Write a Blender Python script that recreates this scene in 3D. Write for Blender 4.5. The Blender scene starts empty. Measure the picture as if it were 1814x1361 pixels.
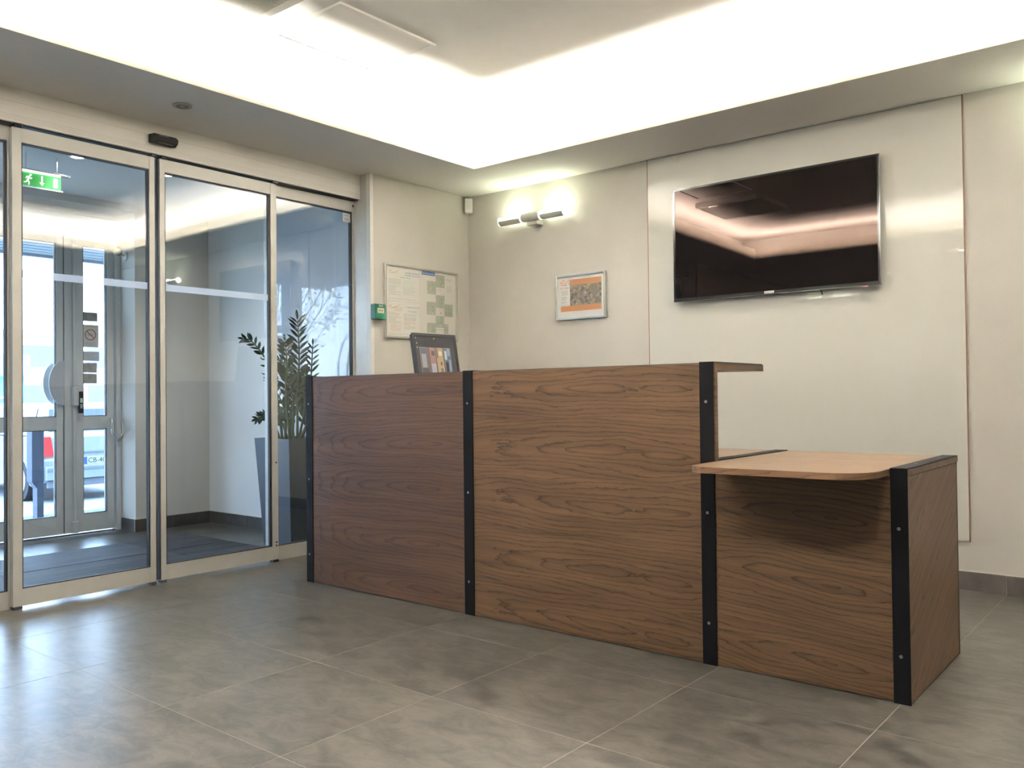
import bpy, math, random
from mathutils import Vector, Matrix
random.seed(7)
sc = bpy.context.scene
col = sc.collection

# ------------------------------------------------------------------ camera
cd = bpy.data.cameras.new('camera')
cd.sensor_width = 36.0
cd.lens = 1508.17 / 1814 * 36.0
cd.clip_start = 0.02
cd.clip_end = 300
cam = bpy.data.objects.new('camera', cd)
R_ = Vector((0.77478, 0.632139, -0.010799)); U_ = Vector((0.017596, -0.004487, 0.999835)); F_ = Vector((-0.631986, 0.774842, 0.014599))
cam.matrix_world = Matrix(((R_.x, U_.x, -F_.x, 4.2396), (R_.y, U_.y, -F_.y, -4.7035), (R_.z, U_.z, -F_.z, 0.9837), (0, 0, 0, 1)))
col.objects.link(cam)
sc.camera = cam
sc.view_settings.view_transform = 'Standard'
sc.view_settings.look = 'None'
sc.view_settings.gamma = 1.0
sc.view_settings.exposure = 1.6
sc.view_settings.use_curve_mapping = False
sc.cycles.use_denoising = True
sc.cycles.max_bounces = 10
sc.cycles.diffuse_bounces = 5
sc.cycles.glossy_bounces = 5
sc.cycles.transparent_max_bounces = 24
sc.cycles.sample_clamp_indirect = 8.0
sc.cycles.caustics_reflective = False
sc.cycles.caustics_refractive = False
sc.cycles.use_light_tree = True

# ------------------------------------------------------------------ sky (bright overcast day outside)
SKY = 7.2
w = bpy.data.worlds.new('sky'); sc.world = w; w.use_nodes = True
nt = w.node_tree; nt.nodes.clear()
out = nt.nodes.new('ShaderNodeOutputWorld'); bg = nt.nodes.new('ShaderNodeBackground')
tc = nt.nodes.new('ShaderNodeTexCoord'); sep = nt.nodes.new('ShaderNodeSeparateXYZ'); rp = nt.nodes.new('ShaderNodeValToRGB')
ns = nt.nodes.new('ShaderNodeTexNoise'); mp = nt.nodes.new('ShaderNodeMapping'); ad = nt.nodes.new('ShaderNodeMath')
mp.inputs['Scale'].default_value = (2, 2, 6); ns.inputs['Scale'].default_value = 1.5; ns.inputs['Detail'].default_value = 4
nt.links.new(tc.outputs['Generated'], sep.inputs[0]); nt.links.new(tc.outputs['Generated'], mp.inputs[0]); nt.links.new(mp.outputs[0], ns.inputs[0])
ad.operation = 'MULTIPLY_ADD'; nt.links.new(ns.outputs[0], ad.inputs[0]); ad.inputs[1].default_value = 0.25; nt.links.new(sep.outputs['Z'], ad.inputs[2])
nt.links.new(ad.outputs[0], rp.inputs[0])
e = rp.color_ramp.elements; e[0].position = 0.08; e[0].color = (0.66, 0.80, 1.0, 1); e[1].position = 0.55; e[1].color = (0.46, 0.66, 1.0, 1)
nt.links.new(rp.outputs[0], bg.inputs[0]); bg.inputs[1].default_value = SKY; nt.links.new(bg.outputs[0], out.inputs[0])

# ------------------------------------------------------------------ cove lamps behind the lips, room lamps, added fill lamps
def area(name, loc, sx, sy, power, color, rot=(0, 0, 0), spread=math.pi):
    l = bpy.data.lights.new(name, 'AREA'); l.shape = 'RECTANGLE'; l.size = sx; l.size_y = sy
    l.energy = power; l.color = color; l.spread = spread
    o = bpy.data.objects.new(name, l); o.location = loc; o.rotation_euler = rot; col.objects.link(o); return o
WARM = (1.0, 0.965, 0.91)
CX0, CX1, CY0, CY1, ZS, ZC = 0.57, 4.0, -4.0, -0.57, 2.466, 2.75
COVE = 112.0
PI = math.pi
ym = (CY0 + CY1) / 2; xm = (CX0 + CX1) / 2
area('cove_lamp_left', (CX0 - .13, ym, 2.516), 0.05, 3.6, COVE, WARM, (0, PI + .30, 0))
area('cove_lamp_right', (CX1 + .13, ym, 2.516), 0.05, 3.6, COVE, WARM, (0, PI - .30, 0))
area('cove_lamp_back', (xm, CY1 + .13, 2.516), 3.6, 0.05, COVE, WARM, (PI + .30, 0, 0))
area('cove_lamp_front', (xm, CY0 - .13, 2.516), 3.6, 0.05, COVE, WARM, (PI - .30, 0, 0))
def spot(name, loc, power, color, size=2.2, blend=.8, r=.04):
    l = bpy.data.lights.new(name, 'SPOT'); l.energy = power; l.color = color; l.spot_size = size; l.spot_blend = blend; l.shadow_soft_size = r
    o = bpy.data.objects.new(name, l); o.location = loc; col.objects.link(o); return o
DOWN = [(2.29, -5.18), (4.9, -5.2), (6.6, -5.2), (5.6, -2.4), (5.6, -0.9), (3.6, -6.4), (1.2, -6.4), (5.6, -3.8)]  # first is seen mirrored, the rest are unseen lamps added for fill
for i, (x, y) in enumerate(DOWN):
    spot('downlight_and_fill_beam', (x, y, ZS - .02), 42, (1, .95, .89))
for y in (-2.405, -1.841):
    spot('porch_downlight_beam', (-.97, y, 2.42), 13, (1, .95, .90))

# ------------------------------------------------------------------ material helpers
MATS = {}
def mat(name, base=(.5, .5, .5), rough=.5, metal=0., emit=None, estr=0., ior=None, coat=0., coat_rough=.03, spec=None):
    if name in MATS: return MATS[name]
    m = bpy.data.materials.new(name); m.use_nodes = True
    b = m.node_tree.nodes['Principled BSDF']
    b.inputs['Base Color'].default_value = (*base, 1); b.inputs['Roughness'].default_value = rough; b.inputs['Metallic'].default_value = metal
    if emit: b.inputs['Emission Color'].default_value = (*emit, 1); b.inputs['Emission Strength'].default_value = estr
    if ior: b.inputs['IOR'].default_value = ior
    if spec is not None: b.inputs['Specular IOR Level'].default_value = spec
    b.inputs['Coat Weight'].default_value = coat; b.inputs['Coat Roughness'].default_value = coat_rough
    MATS[name] = m; return m
def nd(m, t, **k):
    n = m.node_tree.nodes.new(t)
    for a, v in k.items(): setattr(n, a, v)
    return n
def lk(m, a, b): m.node_tree.links.new(a, b)
def noise_mat(name, c1, c2, scale, rough, detail=5, stretch=(1, 1, 1), bump=0., rough2=None, lo=.35, hi=.65, per_object=0., distortion=0., bscale=None, rnd=.6, metal=0.):
    m = mat(name, c1, rough, metal); b = m.node_tree.nodes['Principled BSDF']
    g = nd(m, 'ShaderNodeNewGeometry'); mp = nd(m, 'ShaderNodeMapping'); mp.inputs['Scale'].default_value = stretch
    n = nd(m, 'ShaderNodeTexNoise'); n.inputs['Scale'].default_value = scale; n.inputs['Detail'].default_value = detail; n.inputs['Distortion'].default_value = distortion; n.inputs['Roughness'].default_value = rnd
    r = nd(m, 'ShaderNodeValToRGB'); e = r.color_ramp.elements; e[0].position = lo; e[0].color = (*c1, 1); e[1].position = hi; e[1].color = (*c2, 1)
    lk(m, g.outputs['Position'], mp.inputs[0])
    src = mp.outputs[0]
    if per_object:
        oi = nd(m, 'ShaderNodeObjectInfo'); va = nd(m, 'ShaderNodeVectorMath', operation='ADD'); mu = nd(m, 'ShaderNodeMath', operation='MULTIPLY'); mu.inputs[1].default_value = 60
        lk(m, oi.outputs['Random'], mu.inputs[0]); lk(m, src, va.inputs[0]); lk(m, mu.outputs[0], va.inputs[1]); src = va.outputs[0]
    lk(m, src, n.inputs[0]); lk(m, n.outputs[0], r.inputs[0]); lk(m, r.outputs[0], b.inputs['Base Color'])
    if rough2 is not None:
        mr = nd(m, 'ShaderNodeMapRange'); mr.inputs['To Min'].default_value = rough; mr.inputs['To Max'].default_value = rough2
        lk(m, n.outputs[0], mr.inputs[0]); lk(m, mr.outputs[0], b.inputs['Roughness'])
    if bump:
        n2 = nd(m, 'ShaderNodeTexNoise'); n2.inputs['Scale'].default_value = bscale or scale * 6; n2.inputs['Detail'].default_value = 4; lk(m, src, n2.inputs[0])
        bp = nd(m, 'ShaderNodeBump'); bp.inputs['Strength'].default_value = bump; bp.inputs['Distance'].default_value = .01
        lk(m, n2.outputs[0], bp.inputs['Height']); lk(m, bp.outputs[0], b.inputs['Normal'])
    return m
def wood(name, u, v, seed=0., dark=(.020, .0115, .0065), light=(.112, .065, .035), rough=.42, fig=1.0, tilt=0., uc=2.28):
    """walnut veneer, grain running along axis u, figure repeating along axis v"""
    m = mat(name, light, rough); b = m.node_tree.nodes['Principled BSDF']
    b.inputs['Specular IOR Level'].default_value = .25
    g = nd(m, 'ShaderNodeNewGeometry'); s = nd(m, 'ShaderNodeSeparateXYZ'); lk(m, g.outputs['Position'], s.inputs[0])
    def M(op, a, bb=None, c=None):
        n = nd(m, 'ShaderNodeMath', operation=op)
        for i, x in enumerate((a, bb, c)):
            if x is None: continue
            if isinstance(x, (int, float)): n.inputs[i].default_value = x
            else: lk(m, x, n.inputs[i])
        return n.outputs[0]
    def N(x, y, z, sc_, det, dist=0., ro=.5):
        c = nd(m, 'ShaderNodeCombineXYZ')
        for i, k in enumerate((x, y, z)):
            if isinstance(k, (int, float)): c.inputs[i].default_value = k
            else: lk(m, k, c.inputs[i])
        n = nd(m, 'ShaderNodeTexNoise'); n.inputs['Scale'].default_value = sc_; n.inputs['Detail'].default_value = det; n.inputs['Distortion'].default_value = dist; n.inputs['Roughness'].default_value = ro
        lk(m, c.outputs[0], n.inputs[0]); return n.outputs[0]
    A = s.outputs[u]; B = s.outputs[v]
    if tilt: B = M('MULTIPLY_ADD', A, tilt, B)
    wob = N(M('MULTIPLY', A, 1.3), M('MULTIPLY', B, 1.6), seed + 3, 1., 2)
    Bw = M('MULTIPLY_ADD', wob, .07, B)
    P = M('PINGPONG', M('ADD', Bw, .023), .235)       # mirrored veneer leaves
    low = N(M('MULTIPLY', A, 1.7 * fig), M('MULTIPLY', P, 9.), seed, 1., 1.5)
    jag = N(M('MULTIPLY', A, 16.), M('MULTIPLY', Bw, 70.), seed + 9, 1., 3)
    dv = M('ADD', P, -.13)
    def R(uc, k):
        du = M('MULTIPLY', M('ADD', A, -uc), k)
        return M('SQRT', M('ADD', M('MULTIPLY', dv, dv), M('MULTIPLY', du, du)))
    r1 = R(uc, .105); r2 = M('ADD', R(uc + .36, .16), .006)
    rr_ = M('SMOOTH_MIN', r1, r2, .02)
    ph = M('ADD', M('MULTIPLY', rr_, 62.), M('ADD', M('MULTIPLY', low, 4.2), M('MULTIPLY', jag, .8)))
    fr = M('FRACT', ph)
    line = M('POWER', fr, 7.0)                        # dark late-wood lines, soft on one side
    fib = N(M('MULTIPLY', A, 5.), M('MULTIPLY', Bw, 330.), seed + 1, 1., 3, 0, .7)
    str_ = N(M('MULTIPLY', A, 1.2), M('MULTIPLY', Bw, 34.), seed + 5, 1., 4, 0, .6)
    big = N(M('MULTIPLY', A, 1.6), M('MULTIPLY', B, 5.), seed + 7, 1., 2)
    t = M('ADD', M('MULTIPLY', line, -.44), M('ADD', M('MULTIPLY', fib, .42), M('ADD', M('MULTIPLY', str_, .72), M('MULTIPLY', big, .34))))
    r = nd(m, 'ShaderNodeValToRGB'); e = r.color_ramp.elements
    e[0].position = .30; e[0].color = (*dark, 1); e[1].position = .98; e[1].color = (*light, 1)
    lk(m, t, r.inputs[0]); lk(m, r.outputs[0], b.inputs['Base Color'])
    bp = nd(m, 'ShaderNodeBump'); bp.inputs['Strength'].default_value = .12; bp.inputs['Distance'].default_value = .001; lk(m, fib, bp.inputs['Height']); lk(m, bp.outputs[0], b.inputs['Normal'])
    return m
def glass(name, tint=(.93, .97, .97), r0=.045):
    """thin pane: clear transmission plus Schlick reflection, one coat per face"""
    m = bpy.data.materials.new(name); m.use_nodes = True; t = m.node_tree; t.nodes.clear()
    o = nd(m, 'ShaderNodeOutputMaterial'); mx = nd(m, 'ShaderNodeMixShader'); tr = nd(m, 'ShaderNodeBsdfTransparent'); gl = nd(m, 'ShaderNodeBsdfGlossy')
    tr.inputs[0].default_value = (*tint, 1); gl.inputs['Roughness'].default_value = 0.0
    g = nd(m, 'ShaderNodeNewGeometry'); d = nd(m, 'ShaderNodeVectorMath', operation='DOT_PRODUCT'); lk(m, g.outputs['Incoming'], d.inputs[0]); lk(m, g.outputs['Normal'], d.inputs[1])
    a = nd(m, 'ShaderNodeMath', operation='ABSOLUTE'); lk(m, d.outputs['Value'], a.inputs[0])
    s = nd(m, 'ShaderNodeMath', operation='SUBTRACT'); s.inputs[0].default_value = 1; lk(m, a.outputs[0], s.inputs[1])
    p = nd(m, 'ShaderNodeMath', operation='POWER'); lk(m, s.outputs[0], p.inputs[0]); p.inputs[1].default_value = 5
    f = nd(m, 'ShaderNodeMath', operation='MULTIPLY_ADD'); lk(m, p.outputs[0], f.inputs[0]); f.inputs[1].default_value = 1 - r0; f.inputs[2].default_value = r0
    lk(m, f.outputs[0], mx.inputs[0]); lk(m, tr.outputs[0], mx.inputs[1]); lk(m, gl.outputs[0], mx.inputs[2]); lk(m, mx.outputs[0], o.inputs[0])
    MATS[name] = m; return m

PLASTER = noise_mat('beige plaster', (.575, .545, .495), (.635, .605, .55), 1.6, .75, 6, bump=.05, bscale=40)
SOFFIT = noise_mat('soffit paint', (.78, .755, .71), (.80, .775, .73), 30, .9)
CEILP = noise_mat('ceiling paint', (.86, .84, .80), (.88, .86, .82), 20, .9)
CREAM = noise_mat('cream coated metal', (.82, .80, .75), (.84, .82, .77), 8, .42, stretch=(1, 1, 12))
ALU = noise_mat('cream anodised aluminium', (.59, .58, .54), (.63, .62, .58), 9, .38, metal=.1)
ALU2 = noise_mat('grey door metal', (.52, .54, .54), (.56, .58, .58), 12, .45)
RUB = noise_mat('black rubber', (.012, .013, .015), (.018, .02, .022), 40, .6)
STEEL = noise_mat('black powder coated steel', (.004, .004, .005), (.006, .006, .007), 300, .5, bump=.1)
STEEL.node_tree.nodes['Principled BSDF'].inputs['Specular IOR Level'].default_value = .08
SILVER = mat('satin silver', (.75, .75, .72), .22, .9)
CHROME = mat('chrome', (.8, .8, .78), .08, 1.)
WHITEP = mat('white plastic', (.78, .77, .72), .4)
DARKP = mat('dark plastic', (.018, .018, .019), .55, spec=.25)
TILE = noise_mat('grey stone tile', (.038, .035, .029), (.105, .096, .080), 7.5, .24, 10, stretch=(1, 1.8, 1), bump=.05, rough2=.38, per_object=1, lo=.39, hi=.60, bscale=22, rnd=.72, distortion=.6)
GROUT = noise_mat('pale grout', (.33, .305, .26), (.37, .345, .295), 60, .8)
SKIRT = noise_mat('dark stone skirting', (.050, .044, .039), (.075, .067, .060), 14, .45, 6, per_object=1)
PANE = glass('window glass', (.95, .975, .98), .085)
PANEX = glass('outer door glass', (.93, .96, .97), .04)

# ------------------------------------------------------------------ mesh helpers
ORG = {}
def orgof(p): return ORG[p.name] if p else Vector((0, 0, 0))
class MB:
    def __init__(s): s.v = []; s.f = []; s.sm = False
    def add(s, vs, fs):
        n = len(s.v); s.v += [Vector(v) for v in vs]; s.f += [tuple(i + n for i in f) for f in fs]; return s
    def box(s, x0, y0, z0, x1, y1, z1):
        x0, x1 = sorted((x0, x1)); y0, y1 = sorted((y0, y1)); z0, z1 = sorted((z0, z1))
        return s.add([(x0, y0, z0), (x1, y0, z0), (x1, y1, z0), (x0, y1, z0), (x0, y0, z1), (x1, y0, z1), (x1, y1, z1), (x0, y1, z1)],
                     [(0, 3, 2, 1), (4, 5, 6, 7), (0, 1, 5, 4), (1, 2, 6, 5), (2, 3, 7, 6), (3, 0, 4, 7)])
    def obox(s, c, X, Y, Z, a, b, d):
        """oriented box, half sizes a,b,d along X,Y,Z"""
        c, X, Y, Z = Vector(c), Vector(X), Vector(Y), Vector(Z)
        vs = [c + X * a * i + Y * b * j + Z * d * k for k in (-1, 1) for i, j in ((-1, -1), (1, -1), (1, 1), (-1, 1))]
        return s.add(vs, [(0, 3, 2, 1), (4, 5, 6, 7), (0, 1, 5, 4), (1, 2, 6, 5), (2, 3, 7, 6), (3, 0, 4, 7)])
    def prism(s, poly, d):
        """polygon (3d points) extruded by vector d"""
        d = Vector(d); n = len(poly); vs = [Vector(p) for p in poly] + [Vector(p) + d for p in poly]
        return s.add(vs, [tuple(range(n - 1, -1, -1)), tuple(range(n, 2 * n))] + [(i, (i + 1) % n, n + (i + 1) % n, n + i) for i in range(n)])
    def tube(s, pts, r, n=10, cap=True):
        pts = [Vector(p) for p in pts]; rs = r if isinstance(r, (list, tuple)) else [r] * len(pts); vs = []
        for i, p in enumerate(pts):
            t = (pts[min(i + 1, len(pts) - 1)] - pts[max(i - 1, 0)]).normalized()
            a = t.cross(Vector((0, 0, 1)) if abs(t.z) < .9 else Vector((1, 0, 0))).normalized(); b = t.cross(a)
            vs += [p + (a * math.cos(2 * PI * k / n) + b * math.sin(2 * PI * k / n)) * rs[i] for k in range(n)]
        fs = [(i * n + k, i * n + (k + 1) % n, (i + 1) * n + (k + 1) % n, (i + 1) * n + k) for i in range(len(pts) - 1) for k in range(n)]
        if cap: fs += [tuple(range(n - 1, -1, -1)), tuple(range((len(pts) - 1) * n, len(pts) * n))]
        s.sm = True; return s.add(vs, fs)
    def quad(s, *p): return s.add(p, [tuple(range(len(p)))])
    def build(s, name, m, parent=None, label=None, bevel=0.):
        lo = Vector((min(v.x for v in s.v), min(v.y for v in s.v), min(v.z for v in s.v))); hi = Vector((max(v.x for v in s.v), max(v.y for v in s.v), max(v.z for v in s.v)))
        c = (lo + hi) / 2
        if parent is None: c.z = lo.z
        me = bpy.data.meshes.new(name); me.from_pydata([v - c for v in s.v], [], s.f); me.update()
        me.materials.append(m)
        if s.sm:
            me.shade_smooth(); me.set_sharp_from_angle(angle=math.radians(38))
        o = bpy.data.objects.new(name, me); col.objects.link(o); o.location = c - orgof(parent)
        if parent: o.parent = parent
        ORG[o.name] = c
        if bevel:
            bm_ = o.modifiers.new('edge', 'BEVEL'); bm_.width = bevel; bm_.segments = 2; bm_.limit_method = 'ANGLE'
        if label: o['label'] = label
        return o
def tag(o, label=None, cat=None, group=None, kind=None):
    for k, v in (('label', label), ('category', cat), ('group', group), ('kind', kind)):
        if v: o[k] = v
    return o
def thing(name, loc, label, cat, group=None, kind=None):
    o = bpy.data.objects.new(name, None); o.empty_display_size = .05; col.objects.link(o); o.location = loc; ORG[o.name] = Vector(loc)
    return tag(o, label, cat, group, kind)
def dup(o, name, loc_world, parent, rot=None):
    c = o.copy(); c.name = name; col.objects.link(c); c.parent = parent; c.location = Vector(loc_world) - orgof(parent); ORG[c.name] = Vector(loc_world)
    if rot is not None: c.rotation_euler = rot
    return c
def copytree(o, parent=None, loc=None):
    c = o.copy(); col.objects.link(c); c.parent = parent
    if loc is not None: c.location = loc
    for ch in o.children: copytree(ch, c)
    return c
def box(name, m, b, parent=None, label=None, bevel=0.): return MB().box(*b).build(name, m, parent, label, bevel)
def text(name, body, O, U, V, size, m, parent, align='LEFT', extr=.0003, sx=1.):
    cu = bpy.data.curves.new('t', 'FONT'); cu.body = body; cu.size = size; cu.align_x = align; cu.extrude = extr; cu.resolution_u = 2
    tmp = bpy.data.objects.new('t', cu); me = bpy.data.meshes.new_from_object(tmp); bpy.data.objects.remove(tmp); bpy.data.curves.remove(cu)
    U = Vector(U).normalized(); V = Vector(V).normalized(); Nn = U.cross(V)
    M = Matrix(((U.x, V.x, Nn.x), (U.y, V.y, Nn.y), (U.z, V.z, Nn.z)))
    me.transform(Matrix.Diagonal((sx, 1, 1, 1))); me.transform(M.to_4x4()); me.name = name; me.materials.clear(); me.materials.append(m)
    o = bpy.data.objects.new(name, me); col.objects.link(o); O = Vector(O); o.location = O - orgof(parent); o.parent = parent; ORG[o.name] = O
    return o

# ------------------------------------------------------------------ floor with single tiles
RX, RY = 7.6, -7.1
fl = MB().box(-2.30, RY, -.12, RX, .0, -.0004).build('floor', GROUT); tag(fl, kind='structure')
tb = MB().box(-.3054, -.2934, -.012, .3054, .2934, 0.)
# 4 mm chamfer on the visible edge
first = None
tx0, ty0, PX, PY = 1.02, -3.288, .614, .59
n = 0
for i in range(-6, 11):
    for j in range(-7, 6):
        x0, x1, y0, y1 = tx0 + i * PX, tx0 + (i + 1) * PX, ty0 + j * PY, ty0 + (j + 1) * PY
        lim_y1 = -.012 if x0 > -.02 else -.95
        lim_x0 = -2.29; lo_y = RY if x0 > -.2 else -3.9
        a0, a1, b0, b1 = max(x0, lim_x0), min(x1, RX), max(y0, lo_y), min(y1, lim_y1)
        if a1 - a0 < .03 or b1 - b0 < .03: continue
        cx, cy = (a0 + a1) / 2, (b0 + b1) / 2
        if first is None:
            first = MB().box(-.5, -.5, -.004, .5, .5, 0).build('floor_tile', TILE, fl); base = first; base.location = Vector((cx, cy, -.0022)) - orgof(fl)
            t = base
        else:
            t = dup(base, 'floor_tile', (cx, cy, -.0022), fl)
        t.location = Vector((cx, cy, -.002)) - orgof(fl); t.scale = (a1 - a0 - .0025, b1 - b0 - .0025, 1)

# ------------------------------------------------------------------ walls
def st(name, m, b, parent=None):
    o = box(name, m, b, parent)
    if parent is None: o['kind'] = 'structure'
    return o
wb = st('wall_back', PLASTER, (-.2, 0, -.1, RX + .2, .2, 3.0))
wl = st('wall_left', PLASTER, (-.2, -.94, -.1, 0, .0, 3.0))
wl2 = st('wall_left', PLASTER, (-.2, RY, -.1, 0, -3.80, 3.0))
st('wall_right', PLASTER, (RX, RY, -.1, RX + .2, 0, 3.0))
st('wall_front', PLASTER, (-.2, RY - .2, -.1, RX + .2, RY, 3.0))
WPORCH = noise_mat('white porch paint', (.74, .74, .73), (.77, .77, .76), 3, .5)
ws = st('wall_side', WPORCH, (-1.99, -.912, -.1, -.2, -.72, 3.0))
box('wall_face', WPORCH, (-1.99, -.93, -.1, -1.14, -.912, 2.46), ws); box('wall_face', WPORCH, (-1.14, -.93, -.1, -.2, -.912, .088), ws)
wi = MB().box(-2.34, -1.54, -.1, -1.99, -.72, 3.0).build('wall_inner', PLASTER); wi['kind'] = 'structure'
wfar = st('wall_far', WPORCH, (-2.6, -4.1, -.1, -.2, -3.9, 3.0))
wo = st('wall_outer', PLASTER, (-2.34, -3.9, 2.36, -2.2, -1.54, 3.0))
wd = st('trim_1', ALU2, (-2.20, -3.9, 2.40, -1.98, -1.54, 2.452))
st('wall_head', SOFFIT, (-.22, -3.799, 2.466, -.0, -.941, 3.0))
# recessed panel hairline over the doors
# back painted mirror-bright glass panel on the porch side wall
gpm = mat('pale blue back painted glass', (.50, .55, .63), .0, ior=1.42)
gp = thing('glass_wall_panel', (-.66, -.914, .0885), 'pale blue glossy glass panel on the porch side wall, mirroring the street behind the potted plant', 'glass panel')
box('glass_sheet', gpm, (-1.139, -.916, .0885, -.205, -.9122, 2.449), gp)
# ceilings
cl = MB().box(.2, CY0 - .45, ZC, CX1 + .45, CY1 + .45, ZC + .06).build('ceiling', CEILP); tag(cl, kind='structure')
t = .3
for nm, b in (('soffit', (0, CY1, ZS, RX, 0, ZS + .02)), ('soffit', (0, RY, ZS, RX, CY0, ZS + .02)), ('soffit', (0, CY0, ZS, CX0, CY1, ZS + .02)), ('soffit', (CX1, CY0, ZS, RX, CY1, ZS + .02))):
    box(nm, SOFFIT, b, cl)
LIPM = noise_mat('translucent cove lip', (.80, .78, .73), (.82, .80, .75), 20, .9)  # translucency made up so the lamps behind brighten the lip
_l = LIPM.node_tree; _o = _l.nodes['Material Output']; _p = _l.nodes['Principled BSDF']; _tr = nd(LIPM, 'ShaderNodeBsdfTranslucent'); _tr.inputs[0].default_value = (.9, .87, .8, 1); _mm = nd(LIPM, 'ShaderNodeMixShader'); _mm.inputs[0].default_value = .65
lk(LIPM, _p.outputs[0], _mm.inputs[1]); lk(LIPM, _tr.outputs[0], _mm.inputs[2]); lk(LIPM, _mm.outputs[0], _o.inputs[0])
for b in ((CX0 - .002, CY0, ZS - .0006, CX0 + .002, CY1, 2.568), (CX1 - .002, CY0, ZS - .0006, CX1 + .002, CY1, 2.568), (CX0 + .002, CY1 - .002, ZS - .0006, CX1 - .002, CY1 + .002, 2.568), (CX0 + .002, CY0 - .002, ZS - .0006, CX1 - .002, CY0 + .002, 2.568)):
    box('cove_lip', LIPM, b, cl)
for b in ((.2, CY0 - .45, ZS + .02, .24, CY1 + .45, ZC), (CX1 + .41, CY0 - .45, ZS + .02, CX1 + .45, CY1 + .45, ZC), (.24, CY1 + .36, ZS + .02, CX1 + .41, CY1 + .4, ZC), (.24, CY0 - .45, ZS + .02, CX1 + .41, CY0 - .41, ZC)):
    box('recess_side', CEILP, b, cl)
PCEIL = noise_mat('porch ceiling paint', (.62, .62, .62), (.64, .64, .64), 20, .9)
c2 = st('ceiling', PCEIL, (-2.0, -3.9, 2.45, -.2, -.93, 2.52))
# skirting: single tiles
SKJ = noise_mat('skirting joint', (.40, .37, .31), (.44, .41, .35), 60, .8)
bbk = thing('baseboard_back', (3.5, -.006, 0), None, None, kind='structure')
def skirt_run(parent, axis, a, b, fixed, thick, joints, sgn):
    """run along axis (0=x, 1=y) between a and b against the plane `fixed`"""
    edges = [a] + [j for j in joints if a + .03 < j < b - .03] + [b]
    for p, q in zip(edges[:-1], edges[1:]):
        lo, hi = p + .0015, q - .0015
        bb = (lo, fixed, .0, hi, fixed + sgn * thick, .092) if axis == 0 else (fixed, lo, 0., fixed + sgn * thick, hi, .092)
        box('skirting_tile', SKIRT, bb, parent)
    bb = (a, fixed, .0, b, fixed + sgn * (thick - .003), .0935) if axis == 0 else (fixed, a, 0., fixed + sgn * (thick - .003), b, .0935)
    box('joint_filler', SKJ, bb, parent)
jx = [tx0 + PX * k for k in range(-6, 12)]; jy = [ty0 + PY * k for k in range(-7, 6)]
skirt_run(bbk, 0, .0, RX, 0., .011, jx, -1)
bl = thing('baseboard_left', (.006, -.5, 0), None, None, kind='structure'); skirt_run(bl, 1, -.94, -.011, 0., .011, jy, 1); skirt_run(bl, 1, RY, -3.8, 0., .011, jy, 1)
bs = thing('baseboard_side', (-1, -.936, 0), None, None, kind='structure'); skirt_run(bs, 0, -1.979, -.2, -.93, .011, [x - .02 for x in jx], -1)
bi = thing('baseboard_inner', (-1.984, -1.2, 0), None, None, kind='structure'); skirt_run(bi, 1, -1.551, -.93, -1.99, .011, [-1.25], 1); skirt_run(bi, 0, -2.19, -1.99, -1.54, .011, [], -1)

# ------------------------------------------------------------------ white back painted glass panel behind the television
WG = mat('white back painted glass', (.69, .675, .62), .0, ior=1.5)
BROWN = mat('brown panel joint', (.16, .085, .05), .6)
wp = thing('wall_panel', (2.42, -.006, .24), 'tall white glossy glass panel on the back wall behind the television', 'wall panel')
box('glass_sheet', WG, (1.532, -.010, .242, 3.318, -.002, ZS - .006), wp)
box('edge_joint', BROWN, (1.527, -.0095, .24, 1.532, -.001, ZS - .002), wp); box('edge_joint', BROWN, (3.318, -.0095, .24, 3.323, -.001, ZS - .002), wp)

# ------------------------------------------------------------------ sliding door front: header, leaves, fixed lights
hd = thing('trim_2', (-.12, -2.36, 2.30), 'cream metal header beam over the sliding glass doors', None, kind='structure')
box('header_cover', CREAM, (-.20, -3.80, 2.305, -.10, -.944, 2.4655), hd)
for z in (2.318, 2.328, 2.338, 2.400): box('groove_line', ALU, (-.1008, -3.80, z, -.0992, -.944, z + .0018), hd)
box('header_gap_shade', RUB, (-.19, -3.80, 2.302, -.118, -.944, 2.3048), hd)  # black strip stands in for the shaded gap under the header
jb = thing('trim_3', (-.07, -.955, 0), 'pale metal jamb profile between the doors and the plaster wall', None, kind='structure')
box('jamb_profile', ALU, (-.20, -.960, 0, -.03, -.941, ZS - .001), jb); box('jamb_edge', CREAM, (-.03, -.968, 0, .006, -.941, ZS - .001), jb)
jb2 = thing('trim_4', (-.07, -3.79, 0), 'pale metal jamb profile at the far end of the doors', None, kind='structure')
box('jamb_profile', ALU, (-.20, -3.799, 0, -.03, -3.785, ZS - .001), jb2)

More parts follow.
